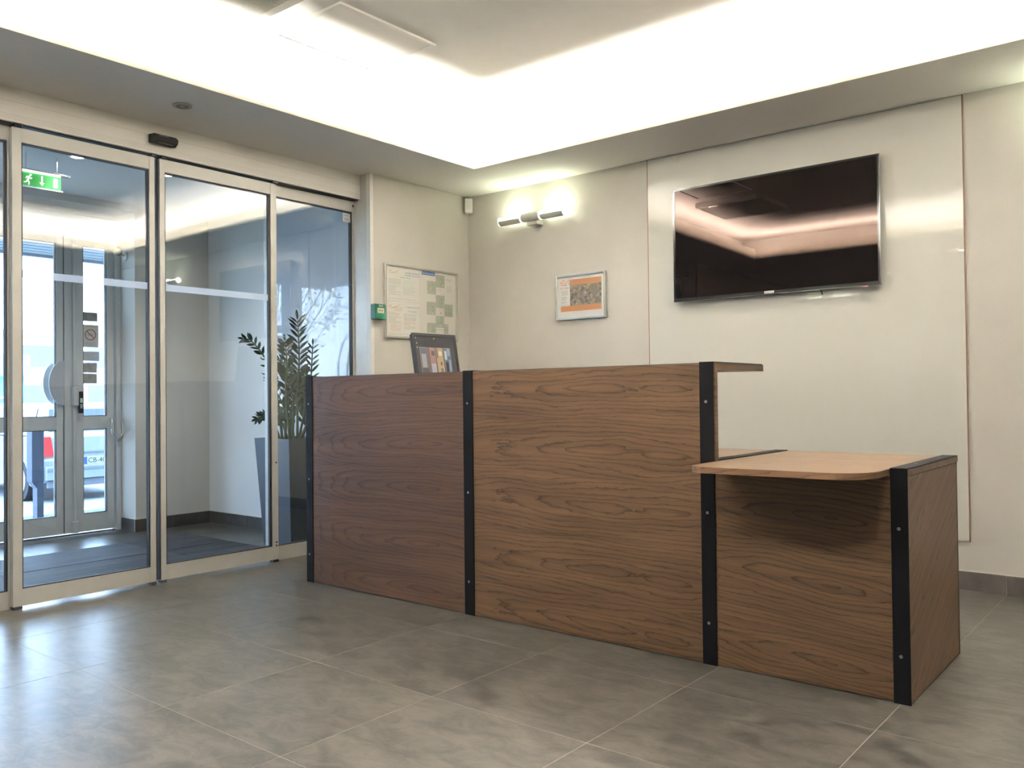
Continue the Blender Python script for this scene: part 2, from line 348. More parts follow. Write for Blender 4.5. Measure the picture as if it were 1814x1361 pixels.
def leaf(name, y0, y1, x, zt, zb, sl, sr, topr, botr, label, depth=.036, caps=True, stripe=True, rail_up=0.0):
    d = thing(name, (x, (y0 + y1) / 2, 0), label, None, kind='structure')
    X0, X1 = x - depth / 2, x + depth / 2
    box('stile', ALU, (X0, y0, zb, X1, y0 + sl, zt), d, bevel=.002); box('stile', ALU, (X0, y1 - sr, zb, X1, y1, zt), d, bevel=.002)
    box('top_rail', ALU, (X0, y0 + sl, zt - topr, X1 - .002, y1 - sr, zt), d); box('bottom_rail', ALU, (X0, y0 + sl, zb, X1 - .002, y1 - sr, zb + botr), d)
    g = .006
    ya, yb, za, zb2 = y0 + sl, y1 - sr, zb + botr, zt - topr
    m = MB()
    for b in ((ya, za, ya + g, zb2), (yb - g, za, yb, zb2), (ya, za, yb, za + g), (ya, zb2 - g, yb, zb2)): m.box(X0 + .001, b[0], b[1], X1 - .006, b[2], b[3])
    m.build('gasket', RUB, d)
    box('pane', PANE, (x - .003, ya + .002, za + .002, x + .003, yb - .002, zb2 - .002), d)
    if caps:
        for ys in ((y0, y0 + sl), (y1 - sr, y1)):
            box('foot_cap', RUB, (X0, ys[0] + .002, .001, X1 + .004, ys[1] - .002, zb), d)
            box('head_cap', RUB, (X0, ys[0] + .002, zt, X1 + .022, ys[1] - .002, zt + .013), d)
    if stripe: box('stripe', FROST, (x + .0035, ya + g, 1.578, x + .0042, yb - g, 1.614), d)
    return d
# white safety stripe: translucent printed film
FROST = bpy.data.materials.new('white film stripe'); FROST.use_nodes = True; _t = FROST.node_tree
_b = _t.nodes['Principled BSDF']; _b.inputs['Base Color'].default_value = (.80, .83, .88, 1); _b.inputs['Roughness'].default_value = .6
_tl = nd(FROST, 'ShaderNodeBsdfTranslucent'); _tl.inputs[0].default_value = (.80, .83, .88, 1); _mx = nd(FROST, 'ShaderNodeMixShader'); _mx.inputs[0].default_value = .6
_tp = nd(FROST, 'ShaderNodeBsdfTransparent'); _m2 = nd(FROST, 'ShaderNodeMixShader'); _m2.inputs[0].default_value = .35
lk(FROST, _b.outputs[0], _mx.inputs[1]); lk(FROST, _tl.outputs[0], _mx.inputs[2]); lk(FROST, _mx.outputs[0], _m2.inputs[1]); lk(FROST, _tp.outputs[0], _m2.inputs[2]); lk(FROST, _m2.outputs[0], _t.nodes['Material Output'].inputs[0])

d1 = leaf('door_1', -3.080, -2.374, -.145, 2.292, .015, .042, .030, .068, .080, 'left sliding glass door leaf')
d2 = leaf('door_2', -2.346, -1.600, -.145, 2.292, .015, .030, .042, .068, .080, 'right sliding glass door leaf, the half of the vestibule wall corner behind it')
box('edge_seal', RUB, (-.160, -2.374, .02, -.130, -2.366, 2.29), d1); box('edge_seal', RUB, (-.160, -2.354, .02, -.130, -2.346, 2.29), d2)
box('edge_seal', RUB, (-.150, -1.655, .10, -.135, -1.648, 2.22), d2)
w1 = leaf('window_1', -1.640, -.958, -.185, 2.30, .0, .040, .014, .070, .085, 'fixed glass side light between the sliding doors and the plaster wall', caps=False, stripe=False)
w2 = leaf('window_2', -3.785, -3.050, -.185, 2.30, .0, .020, .036, .070, .085, 'fixed glass side light at the left end', caps=False, stripe=False)
for z in (.10, .12, .60): MB().tube([(-.125, -1.617, z), (-.121, -1.617, z)], .005, 8).build('screw', DARKP, d2)
box('end_block', RUB, (-.166, -.972, 2.262, -.160, -.963, 2.276), w1)
stk = box('sticker', mat('white sticker', (.8, .8, .78), .5), (-.1815, -1.042, 2.158, -.1808, -.968, 2.216), w1)
BLUE = mat('blue print', (.05, .10, .28), .6); GREYP = mat('grey print', (.30, .30, .30), .6)
text('sticker_heading', 'TORMAX', (-.1806, -1.005, 2.196), (0, 1, 0), (0, 0, 1), .013, BLUE, stk, 'CENTER')
m = MB()
for k in range(4): m.box(-.1807, -1.030 + .004 * (k % 2), 2.184 - k * .006, -.1804, -.982 - .005 * (k % 3), 2.1865 - k * .006)
m.build('sticker_print', GREYP, stk)

# radar sensor on the header
rs = thing('door_sensor', (-.09, -2.358, 2.345), 'black motion sensor on the cream header above the sliding doors', 'sensor')
MB().prism([(-.0985, -2.425, 2.355), (-.062, -2.415, 2.348), (-.040, -2.413, 2.362), (-.036, -2.412, 2.385), (-.055, -2.415, 2.402), (-.0985, -2.425, 2.402)], (0, .128, 0)).build('housing', DARKP, rs, bevel=.005)
box('window', mat('dark gloss', (.006, .006, .007), .1), (-.056, -2.40, 2.352, -.037, -2.31, 2.362), rs)
text('lettering', 'HERKULES', (-.0385, -2.395, 2.388), (0, 1, 0), (-.4, 0, 1), .012, GREYP, rs)

# ceiling fittings near the doors
ro = thing('recessed_spot', (.271, -2.439, ZS - .004), 'small unlit round recessed spot in the soffit above the sliding doors', 'ceiling light')
def ring(r0, r1, z0, z1, cx, cy, n=28):
    m = MB(); vs = []; 
    for k in range(n):
        a = 2 * PI * k / n; c, s = math.cos(a), math.sin(a)
        vs += [(cx + r1 * c, cy + r1 * s, z1), (cx + r1 * c, cy + r1 * s, z0 + .001), (cx + (r0 + r1) / 2 * c, cy + (r0 + r1) / 2 * s, z0), (cx + r0 * c, cy + r0 * s, z0 + .001), (cx + r0 * c, cy + r0 * s, z1)]
    fs = []
    for k in range(n):
        for q in range(4): a = k * 5 + q; b = ((k + 1) % n) * 5 + q; fs.append((a, b, b + 1, a + 1))
    m.sm = True; return m.add(vs, fs)
def disc(r, z0, z1, cx, cy, n=24):
    return MB().prism([(cx + r * math.cos(2 * PI * k / n), cy + r * math.sin(2 * PI * k / n), z0) for k in range(n)], (0, 0, z1 - z0))
SOFR = noise_mat('soffit grey metal', (.42, .39, .33), (.44, .41, .35), 20, .5)
ring(.030, .047, ZS - .006, ZS - .0005, .271, -2.439).build('bezel', SOFR, ro)
disc(.030, ZS - .0025, ZS - .0005, .271, -2.439).build('reflector', mat('dark reflector', (.16, .14, .12), .35), ro); disc(.013, ZS - .0045, ZS - .002, .271, -2.439).build('lamp', SOFR, ro)
LAMPM = mat('lit lamp face', (1, 1, 1), .5, emit=(1, .88, .70), estr=26)
PLAMP = mat('lit porch lamp face', (1, 1, 1), .5, emit=(1, .95, .88), estr=30)
def downlight(x, y, z, label, group, lm):
    d = thing('downlight', (x, y, z - .005), label, 'ceiling light', group)
    ring(.034, .047, z - .007, z - .0005, x, y).build('bezel', SILVER, d); disc(.034, z - .003, z - .0005, x, y).build('lamp', lm, d); return d
lab = ['in the soffit just inside the lobby cove', 'added for fill, right of the camera over the lobby', 'added for fill near the right wall behind the camera', 'added for fill over the right side, middle of its row', 'added for fill in the right soffit nearest the back wall', 'added for fill near the front wall', 'near the front wall towards the street side, another fill lamp', 'added for fill in the right soffit nearest the camera']
for (x, y), l in zip(DOWN, lab): downlight(x, y, ZS, 'small lit round downlight ' + l, 'lobby downlights', LAMPM)  # all but the first are added fill lamps
downlight(-.974, -2.405, 2.45, 'small lit round downlight in the porch ceiling above the green exit sign', 'porch downlights', PLAMP)
downlight(-.966, -1.841, 2.45, 'small lit round downlight in the porch ceiling seen through the right sliding door', 'porch downlights', PLAMP)

# access hatch in the raised ceiling
ah = thing('access_hatch', (1.033, -1.957, ZC - .01), 'white square access hatch with raised rim in the ceiling', 'ceiling hatch')
HX0, HX1, HY0, HY1 = .780, 1.287, -2.262, -1.653
m = MB()
for b in ((HX0, HY0, HX0 + .018, HY1), (HX1 - .018, HY0, HX1, HY1), (HX0 + .018, HY0, HX1 - .018, HY0 + .018), (HX0 + .018, HY1 - .018, HX1 - .018, HY1)): m.box(b[0], b[1], ZC - .012, b[2], b[3], ZC - .0005)
m.build('rim', CEILP, ah); box('hatch_door', CEILP, (HX0 + .026, HY0 + .026, ZC - .008, HX1 - .026, HY1 - .026, ZC - .0005), ah)

# air conditioning cassette
ac = thing('air_conditioner', (.98, -2.74, ZC - .05), 'ceiling air conditioner cassette with ribbed grille beside the access hatch', 'air conditioner')
ax0, ax1, ay0, ay1, az = .678, 1.30, -3.06, -2.425, ZC - .045
ACW = noise_mat('cassette white plastic', (.56, .55, .51), (.58, .57, .53), 10, .45)
m = MB(); fw_ = .045
for b in ((ax0, ay0, ax0 + fw_ * .3, ay1), (ax1 - fw_, ay0, ax1, ay1), (ax0 + fw_ * .3, ay0, ax1 - fw_, ay0 + fw_), (ax0 + fw_ * .3, ay1 - fw_, ax1 - fw_, ay1)): m.box(b[0], b[1], az, b[2], b[3], ZC - .0005)
m.build('frame', ACW, ac, bevel=.004)
box('filter', mat('grey filter', (.16, .155, .145), .8), (ax0 + .014, ay0 + fw_, az + .012, ax1 - fw_, ay1 - fw_, ZC - .001), ac)
m = MB(); k = ax0 + .018
while k < ax1 - fw_ - .004:
    m.box(k, ay0 + fw_, az + .001, k + .005, ay1 - fw_, az + .012); k += .0105
gr = m.build('grille_bars', ACW, ac); gr['kind'] = 'stuff'
box('emblem', SILVER, (.80, ay1 - .032, az - .002, .87, ay1 - .014, az), ac)

# ------------------------------------------------------------------ street doors at the far side of the porch
XD = -2.26
def outer_leaf(name, y0, y1, ya, yb, label, mid=True):
    """frame y0..y1, glass ya..yb"""
    d = thing(name, (XD, (y0 + y1) / 2, 0), label, None, kind='structure')
    X0, X1 = XD - .025, XD + .025
    box('stile', ALU2, (X0, y0, .015, X1, ya, 2.20), d, bevel=.002); box('stile', ALU2, (X0, yb, .015, X1, y1, 2.20), d, bevel=.002)
    box('top_rail', ALU2, (X0, ya, 2.142, X1 - .001, yb, 2.20), d); box('bottom_rail', ALU2, (X0, ya, .015, X1 - .001, yb, .145), d)
    zs = [(.145, 2.142)]
    if mid: box('middle_rail', ALU2, (X0, ya, .775, X1 - .001, yb, .870), d); zs = [(.145, .775), (.870, 2.142)]
    for za, zb in zs:
        box('pane', PANEX, (XD - .012, ya + .001, za + .001, XD - .006, yb - .001, zb - .001), d)
        m = MB(); g = .005
        for b in ((ya, za, ya + g, zb), (yb - g, za, yb, zb), (ya, za, yb, za + g), (ya, zb - g, yb, zb)): m.box(XD - .004, b[0], b[1], XD + .02, b[2], b[3])
        m.build('gasket', RUB, d)
    return d
fr = thing('trim_5', (XD, -2.7, 0), 'grey metal frame around the street doors', None, kind='structure')
box('jamb', ALU2, (XD - .03, -1.575, 0, XD + .055, -1.541, 2.36), fr, bevel=.003)
box('head', ALU2, (XD - .03, -3.9, 2.205, XD + .04, -1.575, 2.36), fr)
box('head_trim', CREAM, (XD + .04, -3.9, 2.30, XD + .05, -1.575, 2.36), fr)
box('mullion', ALU2, (XD - .03, -2.875, 0, XD + .03, -2.825, 2.205), fr)
box('threshold', mat('dark threshold', (.03, .03, .032), .4), (XD - .03, -3.9, -.002, XD + .02, -1.575, .006), fr)
box('leaf_joint', RUB, (XD - .02, -1.953, .015, XD + .02, -1.948, 2.2), fr)
d3 = outer_leaf('door_3', -1.947, -1.580, -1.812, -1.636, 'narrow right leaf of the street door, with the notices on its glass')
d4 = outer_leaf('door_4', -2.820, -1.954, -2.760, -2.003, 'wide left leaf of the street door, with the half round handle')
w3 = outer_leaf('window_3', -3.88, -2.880, -3.82, -2.93, 'fixed street side light left of the street door', mid=False)
# half round push plate, rod lock, bent pull handle
HALF = noise_mat('brushed grey plate', (.40, .42, .45), (.44, .46, .49), 30, .4)
m = MB(); pts = [(0, -1.960, 1.115 + .163 * s_) for s_ in (1,)]
def halfdisc(x, nm, hm=None):
    poly = [(x, -1.960 - .105 * math.sin(PI * k / 24) * 1.0, 1.116 + .163 * math.cos(PI * k / 24)) for k in range(25)]
    MB().prism(poly, (.007, 0, 0)).build(nm, hm or HALF, d4, 'flat half round grey push plate'); MB().tube([(x, -1.985, 1.17), (XD + (.0249 if x > XD else -.0249), -1.985, 1.17)], .008).build('spacer', ALU2, d4); MB().tube([(x, -1.985, 1.06), (XD + (.0249 if x > XD else -.0249), -1.985, 1.06)], .008).build('spacer', ALU2, d4)
halfdisc(XD + .045, 'push_plate'); halfdisc(XD - .055, 'push_plate', mat('plate whitened for glare', (.85, .86, .88), .5))  # outer plate whitened in its colour to imitate outdoor glare
MB().tube([(XD + .040, -1.882, .09), (XD + .040, -1.882, 2.19)], .011, 12).build('lock_rod', ALU2, d3)
box('rod_guide', ALU2, (XD + .025, -1.905, .015, XD + .058, -1.862, .10), d3, bevel=.004); box('rod_guide', ALU2, (XD + .025, -1.905, 2.10, XD + .058, -1.862, 2.14), d3, bevel=.004)
box('lock_case', ALU2, (XD + .025, -1.903, .95, XD + .075, -1.858, 1.09), d3, bevel=.006)
lv = MB().prism([(XD + .055, -1.866, 1.055), (XD + .075, -1.866, 1.055), (XD + .085, -1.866, 1.02), (XD + .085, -1.866, .90), (XD + .065, -1.866, .893), (XD + .055, -1.866, .93)], (0, .030, 0)).build('push_lever', DARKP, d3, 'black push lever with a green pictogram', bevel=.003)
GREEN = mat('safety green', (.02, .22, .06), .5, emit=(.02, .4, .1), estr=.3)
box('pictogram', mat('pale green print', (.45, .62, .48), .6), (XD + .0851, -1.862, .972, XD + .0856, -1.842, 1.005), lv); box('pictogram', mat('grey label', (.3, .32, .33), .6), (XD + .0851, -1.860, .93, XD + .0856, -1.844, .962), lv)
hp = [(XD + .03, -1.612, .845), (XD + .06, -1.612, .838)] + [(XD + .075, -1.574 - .046 * math.cos(a) * 1.0, .76 - .062 * math.sin(a)) for a in [k * PI / 14 for k in range(0, 15)]] + [(XD + .075, -1.528, .84)]
hp2 = [(XD + .02, -1.612, .842), (XD + .06, -1.614, .842)] + [(XD + .072, -1.578 - .045 * math.cos(a), .765 - .066 * math.sin(a)) for a in [k * PI / 14 for k in range(15)]] + [(XD + .072, -1.545, .84)]
MB().tube(hp2, .0055, 10).build('cable_loop', CHROME, d3, 'thin bent metal cable loop from the leaf to the wall')
MB().tube([(XD + .0251, -1.612, .842), (XD + .034, -1.612, .842)], .015, 14).build('loop_plate', ALU2, d3)
# notices on the glass of the narrow leaf
NX = XD - .0055
def sheet(name, y0, y1, z0, z1, m, label, cat, group=None):
    o = thing(name, (NX, (y0 + y1) / 2, z0), label, cat, group); box('paper', m, (NX, y0, z0, NX + .0008, y1, z1), o); return o
PAPG = noise_mat('mottled grey paper', (.20, .21, .21), (.30, .31, .30), 26, .7); PAPW = mat('white paper', (.78, .78, .75), .7)  # mottled grey for the plain sticker and the two photo sheets
NOTE = mat('no smoking paper', (.55, .56, .52), .7); NOTB = mat('bluish paper', (.48, .53, .62), .7)
sheet('sticker', -1.798, -1.692, 1.583, 1.652, PAPG, 'small blank grey sticker on the street door glass, topmost above the no smoking notice', 'sticker')
ns_ = sheet('no_smoking_notice', -1.806, -1.684, 1.388, 1.558, NOTE, 'no smoking notice with a red crossed circle on the street door glass', 'sign')
XF = NX + .0010
RED = mat('dark red print', (.30, .03, .03), .6)
def ringflat(cy, cz, r0, r1, m, parent, nm, n=40):
    mb = MB()
    for k in range(n):
        a, b = 2 * PI * k / n, 2 * PI * (k + 1) / n
        P = lambda r, t: (XF, cy + r * math.cos(t), cz + r * math.sin(t))
        mb.prism([P(r0, a), P(r1, a), P(r1, b), P(r0, b)], (.0004, 0, 0))
    return mb.build(nm, m, parent)
ringflat(-1.744, 1.482, .035, .042, RED, ns_, 'red_ring')
MB().obox((XF + .0004, -1.744, 1.482), (1, 0, 0), (0, .72, -.69), (0, .69, .72), .0003, .038, .0035).build('red_bar', RED, ns_)
MB().box(XF, -1.768, 1.477, XF + .0003, -1.728, 1.486).box(XF, -1.726, 1.477, XF + .0003, -1.720, 1.486).obox((XF, -1.722, 1.496), (1, 0, 0), (0, .7, .7), (0, -.7, .7), .0003, .010, .0015).build('cigarette', GREYP, ns_)
m = MB()
for k in range(3): m.box(XF, -1.79 + .006 * k, 1.420 - k * .009, XF + .0003, -1.70 - .01 * (k % 2), 1.4225 - k * .009)
m.box(XF, -1.785, 1.543, XF + .0003, -1.705, 1.546); m.build('print_lines', GREYP, ns_)['kind'] = 'stuff'
nb = sheet('notice', -1.816, -1.680, 1.286, 1.356, NOTB, 'pale blue printed notice on the street door glass below the no smoking notice', 'sign')
m = MB()
for k in range(5): m.box(XF, -1.803 + .012 * (k % 2), 1.342 - k * .011, XF + .0003, -1.70 - .012 * (k % 3), 1.3445 - k * .011)
m.build('print_lines', GREYP, nb)['kind'] = 'stuff'
sheet('sticker', -1.806, -1.697, 1.197, 1.270, PAPG, 'dark grey photo sheet on the street door glass, upper of the lowest two', 'picture')
sheet('sticker', -1.806, -1.697, 1.115, 1.190, PAPG, 'dark grey photo sheet on the street door glass, lowest of all the sheets', 'picture')
# small dome camera on the porch wall beside the door
cc = thing('security_camera', (-2.10, -1.565, 2.06), 'small grey ball security camera on an arm beside the street door', 'camera')
def ball(c, r, n=14, k=10, sq=1.):
    mb = MB(); vs = [(c[0], c[1], c[2] + r * sq)]
    for i in range(1, k):
        for j in range(n): vs.append((c[0] + r * math.sin(PI * i / k) * math.cos(2 * PI * j / n), c[1] + r * math.sin(PI * i / k) * math.sin(2 * PI * j / n), c[2] + r * math.cos(PI * i / k) * sq))
    vs.append((c[0], c[1], c[2] - r * sq)); fs = [(0, 1 + j, 1 + (j + 1) % n) for j in range(n)]
    for i in range(k - 2):
        for j in range(n): a = 1 + i * n + j; b = 1 + i * n + (j + 1) % n; fs.append((a, a + n, b + n, b))
    e_ = len(vs) - 1; fs += [(e_, e_ - n + (j + 1) % n, e_ - n + j) for j in range(n)]
    mb.sm = True; return mb.add(vs, fs)
MB().tube([(-2.12, -1.541, 2.08), (-2.12, -1.556, 2.08)], .036, 20).build('wall_plate', ALU2, cc); MB().tube([(-2.12, -1.556, 2.085), (-2.11, -1.60, 2.10), (-2.08, -1.625, 2.105)], .008).build('arm', ALU2, cc)
ball((-2.06, -1.635, 2.10), .032).build('camera_head', mat('dark grey plastic', (.08, .085, .10), .3), cc)

# exit sign hanging in the porch
ex = thing('exit_sign', (-1.10, -2.56, 2.25), 'green lit emergency exit sign with running figure and arrow, hanging in the porch', 'sign')
SY0, SY1, SZ0, SZ1 = -2.672, -2.447, 2.252, 2.334
SGN = mat('lit sign green', (.01, .16, .03), .4, emit=(.012, .30, .035), estr=.35)
SWH = mat('lit sign white', (.8, .85, .8), .4, emit=(.75, 1, .8), estr=.35)
def sl(y): return 0.0
box('plate', SGN, (-1.106, SY0, SZ0, -1.100, SY1, SZ1), ex)
box('lamp_case', SILVER, (-1.125, SY0 - .02, SZ1 + .008, -1.085, SY1 + .05, SZ1 + .018), ex); box('light_tube', mat('sign tube', (1, 1, 1), .4, emit=(.95, 1, .97), estr=6), (-1.118, SY0 + .005, SZ1, -1.092, SY1 - .005, SZ1 + .008), ex)
box('bottom_edge', mat('clear edge', (.55, .7, .6), .15), (-1.109, SY0 - .01, SZ0 - .006, -1.097, SY1 + .01, SZ0), ex)
for y in (SY0 + .03, SY1 - .02): MB().tube([(-1.105, y, SZ1 + .018), (-1.105, y, 2.45)], .003, 6).build('hanger_rod', SILVER, ex)
def fl2(pts, nm, parent=ex, m=SWH): return MB().prism([(-1.0998, SY0 + p[0], SZ0 + p[1]) for p in pts], (.0006, 0, 0))
m = MB()
def seg(a, b, w_):
    a, b = Vector((0, a[0], a[1])), Vector((0, b[0], b[1])); d = (b - a); L = d.length; d.normalize(); nrm = Vector((0, -d.z, d.y))
    m.obox(Vector((-1.0996, SY0, SZ0)) + (a + b) / 2, (1, 0, 0), d, nrm, .0004, L / 2 + w_ * .3, w_ / 2)
for a, b, w_ in (((.047, .056), (.038, .034), .011), ((.038, .036), (.046, .022), .007), ((.046, .022), (.044, .008), .006), ((.038, .036), (.030, .022), .007), ((.030, .022), (.018, .020), .006), ((.046, .055), (.056, .044), .005), ((.056, .044), (.062, .050), .005), ((.044, .056), (.034, .054), .005), ((.034, .054), (.028, .044), .005)): seg(a, b, w_)
MB.prism(m, [(-1.0999, SY0 + .054 + .0065 * math.cos(2 * PI * k / 12), SZ0 + .066 + .0065 * math.sin(2 * PI * k / 12)) for k in range(12)], (.0007, 0, 0))
m.build('running_figure', SWH, ex)
fl2([(.113, .070), (.122, .070), (.122, .032), (.132, .032), (.1175, .012), (.103, .032), (.113, .032)], '').build('arrow', SWH, ex)
fl2([(.183, .015), (.205, .015), (.205, .069), (.183, .069)], '').build('doorway', SWH, ex)

# entrance mat: two ribbed mats in the porch floor
MATM = noise_mat('charcoal ribbed carpet', (.018, .019, .024), (.062, .064, .075), 2.2, .62, 8, stretch=(5, .55, 1), bump=.35, bscale=90)
def emat(x0, x1, label):
    t_ = thing('entrance_mat', ((x0 + x1) / 2, -2.55, 0), label, 'mat')
    box('backing', RUB, (x0, -3.72, .0002, x1, -1.375, .003), t_)
    m = MB(); x = x0 + .004
    while x < x1 - .010: m.box(x, -3.715, .003, x + .0095, -1.38, .0085); x += .0125
    r = m.build('ribs', MATM, t_); r['kind'] = 'stuff'
    m = MB(); k = -3.715
    return t_
emat(-1.535, -1.015, 'charcoal ribbed entrance mat in the porch, the one nearer the street doors'); emat(-1.005, -.26, 'charcoal ribbed entrance mat in the porch, the one nearer the sliding doors')

# ------------------------------------------------------------------ potted plant
PX0, PX1, PY0, PY1, PZ = -.742, -.357, -1.352, -.967, .722
pl = thing('potted_plant', (-.55, -1.16, 0), 'tall glossy-leaved green plant in a tapered slate blue planter behind the fixed glass', 'potted plant')
POT = noise_mat('slate blue planter', (.030, .042, .062), (.038, .052, .075), 20, .38)
ins = .042; a = .018
vs = [(PX0 + ins, PY0 + ins, .0), (PX1 - ins, PY0 + ins, .0), (PX1 - ins, PY1 - ins, .0), (PX0 + ins, PY1 - ins, .0), (PX0, PY0, PZ), (PX1, PY0, PZ), (PX1, PY1, PZ), (PX0, PY1, PZ),
      (PX0 + a, PY0 + a, PZ), (PX1 - a, PY0 + a, PZ), (PX1 - a, PY1 - a, PZ), (PX0 + a, PY1 - a, PZ), (PX0 + a + .004, PY0 + a + .004, PZ - .06), (PX1 - a - .004, PY0 + a + .004, PZ - .06), (PX1 - a - .004, PY1 - a - .004, PZ - .06), (PX0 + a + .004, PY1 - a - .004, PZ - .06)]
fs = [(3, 2, 1, 0)] + [(i, (i + 1) % 4, 4 + (i + 1) % 4, 4 + i) for i in range(4)] + [(4 + i, 4 + (i + 1) % 4, 8 + (i + 1) % 4, 8 + i) for i in range(4)] + [(8 + i, 8 + (i + 1) % 4, 12 + (i + 1) % 4, 12 + i) for i in range(4)]
MB().add(vs, fs).build('planter', POT, pl, bevel=.003)
box('soil', noise_mat('bark soil', (.035, .02, .012), (.09, .055, .035), 60, .95, bump=1.), (PX0 + .021, PY0 + .021, PZ - .06, PX1 - .021, PY1 - .021, PZ - .012), pl)
LEAF = noise_mat('glossy dark green leaf', (.006, .020, .006), (.015, .038, .011), 14, .28); STEMM = noise_mat('green stalk', (.03, .06, .02), (.05, .085, .03), 20, .45)
def leafmesh():
    prof = [(0, .0), (.12, .20), (.30, .42), (.5, .5), (.7, .42), (.88, .20), (1, 0)]
    vs = []; 
    for t_, w_ in prof: z = -.10 * t_ * t_; vs += [(t_, -w_ * .42, z + .05 * w_), (t_, 0, z), (t_, w_ * .42, z + .05 * w_)]
    fs = []
    for i in range(len(prof) - 1):
        b = i * 3; fs += [(b, b + 3, b + 4, b + 1), (b + 1, b + 4, b + 5, b + 2)]
    me = bpy.data.meshes.new('leaf'); me.from_pydata(vs, [], fs); me.materials.append(LEAF); me.shade_smooth(); return me
LM = leafmesh()
STEMS=[([(-0.498,-1.181,0.724),(-0.477,-1.194,1.009),(-0.447,-1.201,1.272),(-0.435,-1.221,1.508)],0.1,14,0),([(-0.464,-1.269,0.729),(-0.454,-1.305,1.009),(-0.428,-1.314,1.231),(-0.418,-1.333,1.359)],0.075,11,1),([(-0.524,-1.073,0.719),(-0.491,-1.077,1.008),(-0.482,-1.073,1.2),(-0.457,-1.081,1.345)],0.075,8,0),([(-0.561,-1.258,0.726),(-0.602,-1.271,1.01),(-0.668,-1.303,1.239),(-0.722,-1.376,1.369),(-0.748,-1.423,1.39)],0.06,12,2),([(-0.559,-1.282,0.728),(-0.612,-1.301,0.841),(-0.652,-1.335,0.868),(-0.69,-1.366,0.853)],0.055,8,2),([(-0.475,-1.239,0.728),(-0.449,-1.248,0.934),(-0.452,-1.28,1.121),(-0.482,-1.332,1.232)],0.085,9,1),([(-0.597,-1.093,0.718),(-0.571,-1.064,0.931),(-0.6,-1.064,1.087)],0.09,8,1),([(-0.52,-1.095,0.72),(-0.463,-1.052,0.931),(-0.425,-1.024,1.046)],0.07,8,1),([(-0.588,-1.215,0.724),(-0.61,-1.198,0.895),(-0.675,-1.228,1.049),(-0.703,-1.253,1.146)],0.08,8,1),([(-0.497,-1.232,0.727),(-0.485,-1.249,0.821),(-0.524,-1.283,0.878),(-0.554,-1.306,0.841)],0.07,6,1),([(-0.535,-1.185,0.724),(-0.547,-1.198,0.895),(-0.498,-1.187,1.047),(-0.453,-1.152,1.141)],0.085,9,1),([(-0.604,-1.19,0.722),(-0.643,-1.198,0.818),(-0.698,-1.218,0.876),(-0.754,-1.237,0.857)],0.07,7,1),([(-0.587,-1.073,0.718),(-0.574,-1.038,0.833),(-0.587,-1.051,0.951),(-0.562,-1.032,1.009)],0.08,8,1),([(-0.497,-1.154,0.723),(-0.479,-1.116,0.817),(-0.468,-1.082,0.874),(-0.448,-1.065,0.862)],0.07,6,1)]
camd = Vector((4.24, -4.70, .98))
for pts, L, nl, bushy in STEMS:
    P_ = [Vector(p) for p in pts]
    fine = []
    for i in range(len(P_) - 1):
        p0, p1, p2, p3 = P_[max(i - 1, 0)], P_[i], P_[i + 1], P_[min(i + 2, len(P_) - 1)]
        for k in range(6):
            t_ = k / 6; fine.append(.5 * ((2 * p1) + (p2 - p0) * t_ + (2 * p0 - 5 * p1 + 4 * p2 - p3) * t_ ** 2 + (3 * p1 - p0 - 3 * p2 + p3) * t_ ** 3))
    fine.append(P_[-1]); fine[0] = fine[0] - Vector((0, 0, .03))
    n_ = len(fine); st_ = MB().tube(fine, [.0095 * (1 - .72 * i / n_) for i in range(n_)], 8).build('stalk', STEMM, pl)
    vd = (camd - fine[-1]).normalized()
    for k in range(nl * 2 + 1):
        f = (.34 if bushy == 0 else .26) + (.66 if bushy == 0 else .74) * (k // 2) / nl
        if k == nl * 2: f = 1.
        idx = min(int(f * (n_ - 1)), n_ - 2); fr_ = f * (n_ - 1) - idx
        p = fine[idx].lerp(fine[idx + 1], min(fr_, 1)); tg = (fine[idx + 1] - fine[idx]).normalized()
        if bushy == 0: side = tg.cross(vd).normalized()
        else:
            side = tg.cross((vd + Vector((random.uniform(-.9, .9), random.uniform(-.9, .9), random.uniform(-.3, .3))) * (.55 * bushy)).normalized()).normalized()
        s_ = 1 if k % 2 else -1
        ang = math.radians(random.uniform(34, 50)) if k < nl * 2 else .05
        d_ = (tg * math.cos(ang) + side * s_ * math.sin(ang) + vd * random.uniform(-.15, .15)).normalized()
        up = (vd * (1 if bushy == 0 else random.uniform(.2, 1)) * (.55 if bushy == 0 else .8) + tg * (.8 if bushy == 0 else .45)); up = (up - d_ * up.dot(d_)).normalized(); lt = up.cross(d_)
        ll = L * (1. if bushy == 0 else 1.05) * (.72 + .3 * math.sin(PI * min(1, (f - .2) / .8))) * random.uniform(.88, 1.1)
        if p.x + d_.x * ll > -.205: d_.x = min(d_.x, (-.215 - p.x) / ll)
        if p.y + d_.y * ll > -.95: continue
        o = bpy.data.objects.new('leaf', LM); col.objects.link(o); o.parent = st_
        M = Matrix(((d_.x, lt.x, up.x), (d_.y, lt.y, up.y), (d_.z, lt.z, up.z))) @ Matrix.Diagonal((ll, ll * random.uniform(.85, 1.05) * (.72 if bushy == 0 else 1.), ll))
        o.matrix_basis = Matrix.Translation(p - ORG[st_.name]) @ M.to_4x4(); ORG[o.name] = p

